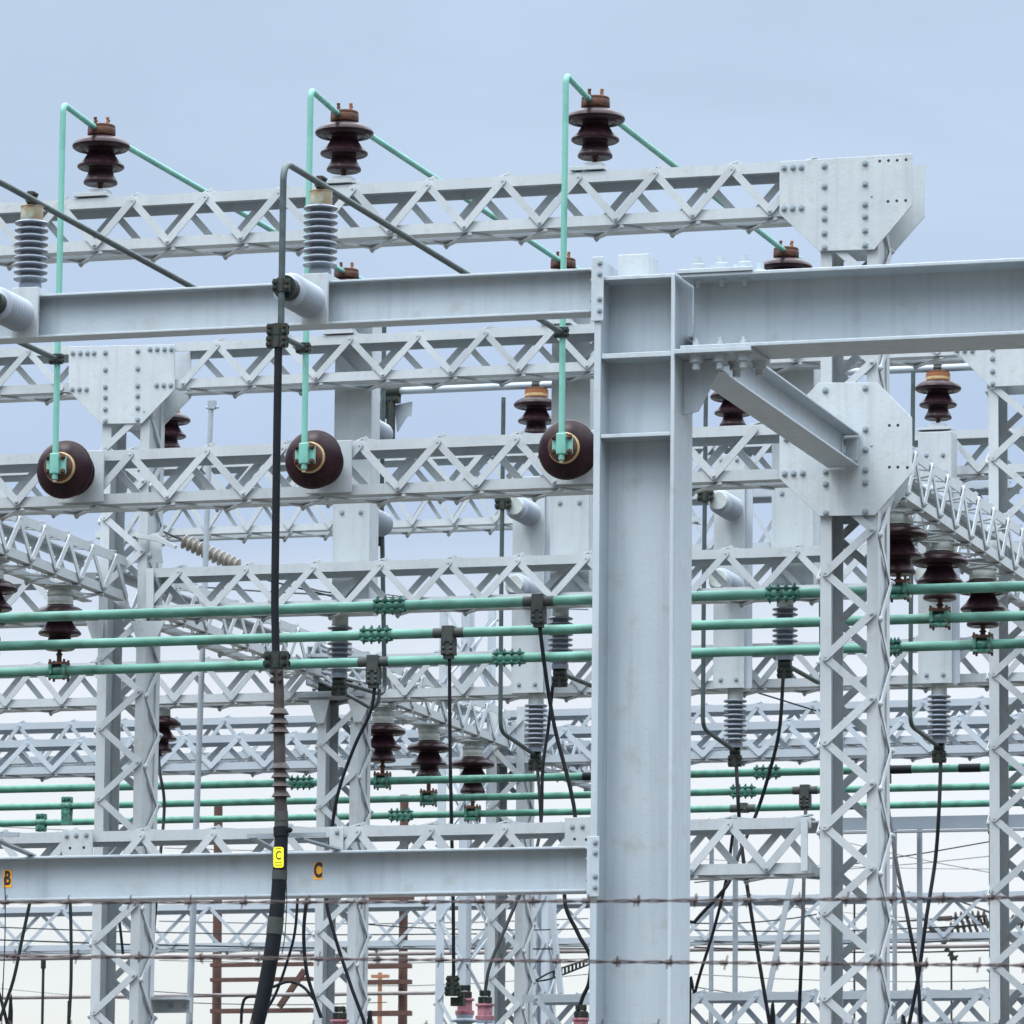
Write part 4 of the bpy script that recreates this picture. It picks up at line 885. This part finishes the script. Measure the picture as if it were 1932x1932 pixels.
cable('curved black cable left of the middle column', [(562, 1690, 31.), (556, 1760, 31.), (540, 1820, 31.), (520, 1875, 31.), (500, 1910, 31.)], .0085)
cable('black cable bowing outward before the middle column', [(579, 1690, 29.), (573, 1760, 29.), (578, 1830, 29.), (592, 1880, 29.), (606, 1920, 29.)], .0100)
cable('arching black cable beneath the brown crossarms', [(515, 1862, 30.), (545, 1852, 30.), (572, 1862, 30.), (592, 1885, 30.)], .0085)
cable('slender cord beside the thick tagged cable', [(540, 1655, 22.9), (541, 1700, 22.9), (538, 1760, 22.9), (532, 1800, 22.9)], .0022, 'wirec')
cable('black cable hidden by the left column base', [(217, 1690, 33.), (226, 1745, 33.), (232, 1800, 33.)], .0090)
cable('thin rod standing right of the left column', [(283, 1690, 32.), (281, 1800, 32.), (279, 1932, 32.), (278, 2000, 32)], .0045, 'wirec', tail=True)
cable('curved black cable behind the thick post base on its left', [(1118, 1780, 26.5), (1112, 1850, 26.5), (1100, 1880, 26.5), (1090, 1910, 26.5)], .010)
cable('thin taut wire slanting down right of the post', [(1430, 1307, 37.), (1540, 1341, 37.)], .0055, 'wirec', group='thin overhead wires')
cable('bent black conduit loop left of the thick cable bottom', [(455, 1932, 31.), (457, 1900, 31.), (465, 1882, 31.), (490, 1880, 31.)], .009, tail=False)
# ------------------------------------------------------------------ bushings at the bottom
def bushing(x, y, Y, lab, s=1., up=0):
    p = P(x, y, Y); k_ = S(x, y, Y)*s
    t = thing('bushing', lab, 'bushing', (p.x, Y, 0), 'pink-capped bushings')
    part(t, 'cap', MB().lathe([(17*k_, -30*k_), (18*k_, -28*k_), (18*k_, -22*k_), (14*k_, -21*k_), (14*k_, -4*k_), (18*k_, -3*k_), (18*k_, 1*k_), (0, 1*k_)], p, (0, 0, 1), 20), 'pink')
    part(t, 'clamp', clampmb(clampmb(MB(), p+V((0, 0, 8*k_)), Z, 5*k_, 12*k_, 3*k_), p+V((0, 0, 21*k_)), Z, 4*k_, 10*k_, 2.6*k_), 'fit')
    pr_ = [(17*k_, p.z-30*k_)]; z = p.z-36*k_
    while z > 1.3: pr_ += [(15*k_, z), (26*k_, z-4*k_), (26*k_, z-6*k_), (15*k_, z-9*k_)]; z -= 14*k_
    part(t, 'porcelain', MB().lathe([(r_, h_) for r_, h_ in pr_][::-1], (p.x, Y, 0), (0, 0, 1), 20), 'ribp')
    part(t, 'tank', MB().box((p.x-.16, Y-.2, 0), (p.x+.16, Y+.2, z+.02)), 'paint')
bushing(877, 1885, 29.2, 'pink-capped bushing under the straight black cable'); bushing(915, 1895, 30.2, 'pink-capped bushing right of the straight black cable')
bushing(641, 1925, 30.1, 'pink-capped bushing at the bottom of the middle column'); bushing(1096, 1922, 26.5, 'bushing clamp against the left side of the thick post')
o = MB(); clampmb(o, P(854, 1852, 29.05), Z, .013, .06, .009); clampmb(o, P(855, 1870, 29.05), Z, .018, .05, .009, 2); o.obox(P(864, 1890, 29.1), X*.035, Y_*.02, Z*.022)
solo('cable_clamp', o, 'fit', 'knobby dark clamp at the foot of the straight black cable', 'clamp')
# ------------------------------------------------------------------ timber frames and far things
def pole(x, ytop, Y, wpx, arms, lab, mt='wood', cat='utility pole'):
    a = P(x, ytop, Y); b_ = P(x-(1932-ytop)*.008, 1932, Y); k_ = S(x, 1700, Y)
    t = thing('utility_pole', lab, cat, (b_.x, Y, 0), 'brown timber poles')
    bx = a.x+(b_.x-a.x)*(a.z/(a.z-b_.z))
    part(t, 'pole', MB().tube([(b_.x, Y, 0), (b_.x, Y, b_.z), a], [wpx*k_*.52, wpx*k_*.5, wpx*k_*.46], 12), mt)
    for xa_, xb_, y_, h_ in arms:
        part(t, 'crossarm', MB().box(P(xa_, y_+h_/2, Y-.2), P(xb_, y_-h_/2, Y-.12)), mt)
    return t
pole(412, 1520, 52., 18, [(396, 592, 1820, 8), (396, 592, 1848, 8), (396, 592, 1907, 9)], 'brown timber pole with three crossarms, right of the left column')
pole(763, 1500, 52., 18, [(690, 778, 1823, 8), (690, 778, 1853, 8), (690, 778, 1912, 9), (690, 782, 1695, 7)], 'brown timber pole with short crossarms, right of the middle column')
pole(717, 1835, 70., 9, [(700, 735, 1842, 5)], 'slim orange-brown pole with a crossarm, low behind the middle', 'woodlt')
t = thing('brace_timber', 'thin brown diagonal brace between the timber poles', 'brace', P(540, 1850, 52.)); part(t, 'bar', MB().bar(P(527, 1900, 51.7), P(575, 1830, 51.7), X, .05, .05), 'wood')
for i, (x, w_) in enumerate(((1343, 9), (1388, 10.5), (1688, 9), (1735, 11))):
    t = thing('tube_post', ('slender steel tube just right of the thick post', 'second slender steel tube right of the thick post', 'slender steel tube right of the nearest lattice column', 'slender steel tube where the two black cables cross')[i], 'post', P(x, 1900, 39.), 'slender steel tubes')
    tp_ = P(x, 1560, 39.); bo = P(x-.5, 1932, 39.)
    ORG[t.name] = V((tp_.x, 39., 0)); t.location = ORG[t.name]
    part(t, 'tube', MB().tube([(tp_.x, 39., 0), tp_], w_*S(x, 1700, 39.)/2, 12), 'galv')
t = thing('channel_beam', 'plain grey channel beam under the lowest green pipe at the right', 'beam', P(1700, 1560, 38.9))
part(t, 'web', MB().box(P(1560, 1567, 38.8), P(1990, 1536, 38.83)), 'far'); part(t, 'flange', MB().box(P(1560, 1569, 38.75), P(1990, 1566.5, 38.83)), 'far')
t = thing('channel_beam', 'short bolted channel between the left column and the slender pole', 'beam', P(300, 1900, 31.2))
c = part(t, 'web', MB().box(P(276, 1911, 31.1), P(362, 1885, 31.13)), 'lattice'); part(t, 'flange', MB().box(P(276, 1886, 31.0), P(362, 1883, 31.13)), 'lattice')
for x in (322, 351): bolt_part(t, c, P(x, 1898, 31.1), 1.1)
t = thing('leaning_brace', 'pale flat brace leaning between post and column, lower right', 'brace', P(1470, 1760, 40.)); part(t, 'bar', MB().bar(P(1494, 1655, 40.), P(1450, 1872, 40.), X, 10*S(1470, 1760, 40.), .02), 'far')
t = thing('leaning_brace', 'pale steel brace leaning left of the thick post, low down', 'brace', P(1045, 1780, 40.)); part(t, 'bar', MB().bar(P(1037, 1680, 40.), P(1058, 1875, 40.), X, 9*S(1045, 1760, 40.), .05), 'far')
for Y, y, r_, lab in ((50., 1721, .018, 'brownish pipe just behind the thin far girder'), (50., 1804, .019, 'brownish pipe beneath the thin far girder'), (50., 1878, .018, 'lowest brownish pipe near the bottom edge')):
    xb_ = 2080 if y < 1870 else 820
    p = P(400, y, Y); solo('far_pipe', MB().tube([V((P(-150, y, Y).x, Y, p.z)), V((P(400, y, Y).x, Y, p.z)), V((P(xb_, y, Y).x, Y, p.z))], r_, 10), 'brownpipe', lab, 'pipe', 'far brownish pipes')
wl = [((-40, 1748), (900, 1762), 45., .0055), ((-40, 1772), (1110, 1790), 45., .007), ((280, 1870), (720, 1876), 46., .004), ((270, 1887), (730, 1891), 46., .004), ((1310, 1742), (1560, 1722), 45., .0055),
      ((1310, 1755), (1900, 1742), 45., .0055), ((1310, 1775), (1900, 1770), 45., .0055), ((1310, 1787), (1900, 1792), 45., .007), ((1310, 1665), (1900, 1582), 45., .0055), ((1600, 1590), (1960, 1660), 60., .004), ((1310, 1862), (1560, 1886), 60., .006), ((660, 1742), (1115, 1752), 45., .0055),
      ((340, 1105), (1000, 1135), 60., .009), ((560, 1100), (640, 1118), 55., .009), ((1310, 1690), (1900, 1745), 60., .003), ((1310, 1620), (1900, 1640), 60., .003), ((-30, 1862), (480, 1896), 60., .003), ((600, 1570), (1110, 1572), 60., .005), ((310, 1600), (900, 1602), 60., .004)]
pos = ['across the left bottom behind the columns', 'along the underside of the thin far girder', 'low, between the timber poles', 'lowest, between the timber poles', 'rising to the right beside the post', 'level, behind the right columns', 'level and lower, behind the right columns', 'just under the far girder at the right',
       'rising steeply behind the low right girder', 'falling to the right between the right columns', 'falling near the bottom right', 'left of the post behind the middle columns', 'through the sky gap above the top green pipe', 'short, beside the black pipe above the green pipes', 'hair-thin, falling behind the right columns', 'hair-thin, level, behind the right columns', 'hair-thin at the bottom left', 'above the lower beam left of the post', 'above the lower beam at the left']
for (a_, c_, Y, r_), ps in zip(wl, pos):
    p, q_ = P(*a_, Y), P(*c_, Y); mid = (p+q_)/2-V((0, 0, .03))
    ex = (q_-p)*.5
    solo('overhead_wire', MB().tube([p, (p+mid)/2-V((0, 0, .008)), mid, (q_+mid)/2-V((0, 0, .008)), q_], r_, 6), 'wirec', 'thin dark wire '+ps, 'wire', 'thin overhead wires')
for (a_, c_, Y, r_, ps) in (((0, 1716), (1110, 1708), 55., .006, 'along the top of the thin far girder at the left'), ((300, 1738), (1110, 1733), 55., .005, 'just under the upper barbed wire'), ((300, 1812), (1110, 1809), 58., .004, 'low, just above the second brownish pipe'),
        ((1310, 1652), (1900, 1612), 58., .004, 'rising gently behind the crossing black cables'), ((1310, 1838), (1900, 1850), 58., .004, 'near the bottom, right of the thick post'), ((660, 1860), (1110, 1838), 58., .004, 'low, behind the bushings'), ((0, 1560), (560, 1566), 58., .004, 'just above the low girder at the left'), ((700, 1118), (1110, 1150), 58., .006, 'behind the topmost green pipe near the post')):
    p, q_ = P(*a_, Y), P(*c_, Y); mid = (p+q_)/2-V((0, 0, .04))
    solo('overhead_wire', MB().tube([p, (p+mid)/2-V((0, 0, .01)), mid, (q_+mid)/2-V((0, 0, .01)), q_], r_, 6), 'wirec', 'hair-thin dark wire '+ps, 'wire', 'thin overhead wires')
for x, yt, yb, Y, ps in ((681, 1795, 1990, 60., 'left of the far brown pole by the middle column'), (1552, 1590, 1990, 44., 'just left of the nearest lattice column, low'), (1612, 1660, 1990, 60., 'inside the nearest lattice column, low'), (1795, 1800, 1990, 60., 'between the right columns, low'), (82, 1812, 1990, 40., 'at the bottom left, with a small head'), (1868, 1560, 1990, 50., 'behind the column at the right edge')):
    t_, b_ = P(x, yt, Y), P(x, yb, Y)
    solo('thin_mast', MB().tube([(b_.x, Y, 0), t_], .011, 8).lathe([(.02, -.06), (.02, 0), (0, .001)], t_, (0, 0, 1), 8), 'wirec', 'thin dark mast '+ps, 'mast', 'thin dark masts', (b_.x, Y, 0))
t13, _, _, _ = column('narrow far lattice column between thick post and the bushings', 46., 1000, 1750, 34, 1668, 1735, 90, fine=False, dpt=.25, bw=.025, mt='far', deep=False)
# brown insulator strings, far right, and ladder-like string left of the post
def string(a_, c_, Y, n, lab, rr_=.07):
    p, q_ = P(*a_, Y), P(*c_, Y); ax = q_-p; Ln = ax.length; pf = [(.008, -.8)]
    for i in range(n): h = Ln*(i+.2)/n; pf += [(.014, h), (rr_, h+Ln/n*.25), (rr_*.9, h+Ln/n*.4), (.014, h+Ln/n*.5)]
    t = thing('insulator_string', lab, 'insulator', p, 'far brown insulator strings')
    part(t, 'discs', MB().lathe(pf+[(.01, Ln)], p, ax, 12), 'boot')
    part(t, 'yoke', MB().bar(p-ax*.02, p-ax*.45, Z, .05, .02), 'boot')
string((1798, 1732), (1862, 1728), 62., 6, 'upper string of dark discs between the right columns'); string((1790, 1752), (1868, 1740), 62., 7, 'second string of dark discs between the right columns')
string((1778, 1764), (1862, 1762), 62., 7, 'lowest string of dark discs between the right columns'); string((1770, 1768), (1805, 1812), 62., 5, 'dark discs hanging diagonally between the right columns', .05); string((1905, 1735), (1932, 1745), 62., 4, 'dark discs behind the column at the right edge')
t = thing('insulator_string', 'ladder-like hardware string slanting up to the thick post', 'insulator', P(1060, 1840, 45.))
b = MB().tube(cr([P(1010, 1852, 45.), P(1045, 1845, 45.), P(1115, 1818, 45.)]), .008, 6).tube(cr([P(1010, 1850, 45.), P(1045, 1832, 45.), P(1115, 1808, 45.)]), .008, 6)
for i in range(9): x = 1045+i*7; b.tube([P(x, 1846-i*3, 45.), P(x, 1832-i*2.6, 45.)], .010, 6)
part(t, 'links', b, 'wirec')
# ------------------------------------------------------------------ barbed wire fence in front
fy = 12.5
fx0, fx1 = P(-240, 1700, fy).x, P(2240, 1700, fy).x
for xx, lab in ((fx0, 'left'), (fx1, 'right')):
    t = thing('fence_post', 'steel fence post outside the picture on the %s' % lab, 'fence post', (xx, fy, 0), 'barbed wire fence posts')
    part(t, 'tube', MB().tube([(xx, fy, 0), (xx, fy, P(900, 1650, fy).z)], .03, 12), 'galv')
def barbed(yl, ym, yr, lab):
    a, m_, c_ = P(-240, yl, fy), P(1117, ym, fy), P(2240, yr, fy); n = 150; p1_, p2_ = [], []
    def at(t): return a*(1-t)*(1-2*t)+m_*4*t*(1-t)+c_*t*(2*t-1)
    for i in range(n*4+1):
        t_ = i/(n*4); p = at(t_); an = t_*n*.9; off = V((0, math.cos(an), math.sin(an)))*.0024
        p1_.append(p+off); p2_.append(p-off)
    t = thing('barbed_wire', lab, 'barbed wire', a, 'barbed wire strands')
    part(t, 'strand', MB().tube(p1_, .0020, 5).tube(p2_, .0020, 5), 'barb')
    step = .128; tot = (c_-a).length; k_ = 0.03
    while k_ < tot:
        p = at(k_/tot); b = MB(); an0 = random.random()*3
        b.tube([p-X*.008, p+X*.008], .0062, 6)
        for j_ in range(2):
            an = an0+j_*1.5; dv = V((.25, math.cos(an), math.sin(an))).normalized()*.017; b.tube([p-dv+X*(.004*j_), p+dv+X*(.004*j_)], .0017, 5)
        part(t, 'barb', b, 'barb'); k_ += step+random.uniform(-.012, .012)
barbed(1702, 1700, 1688, 'upper rusty barbed wire strand stretched across the picture')
barbed(1801, 1814, 1824, 'lower rusty barbed wire strand stretched across the picture')
barbed(1938, 1937, 1934, 'lowest barbed wire strand at the very bottom edge')
for t in TEMPL:
    for ch in list(t.children_recursive): bpy.data.objects.remove(ch)
    bpy.data.objects.remove(t)
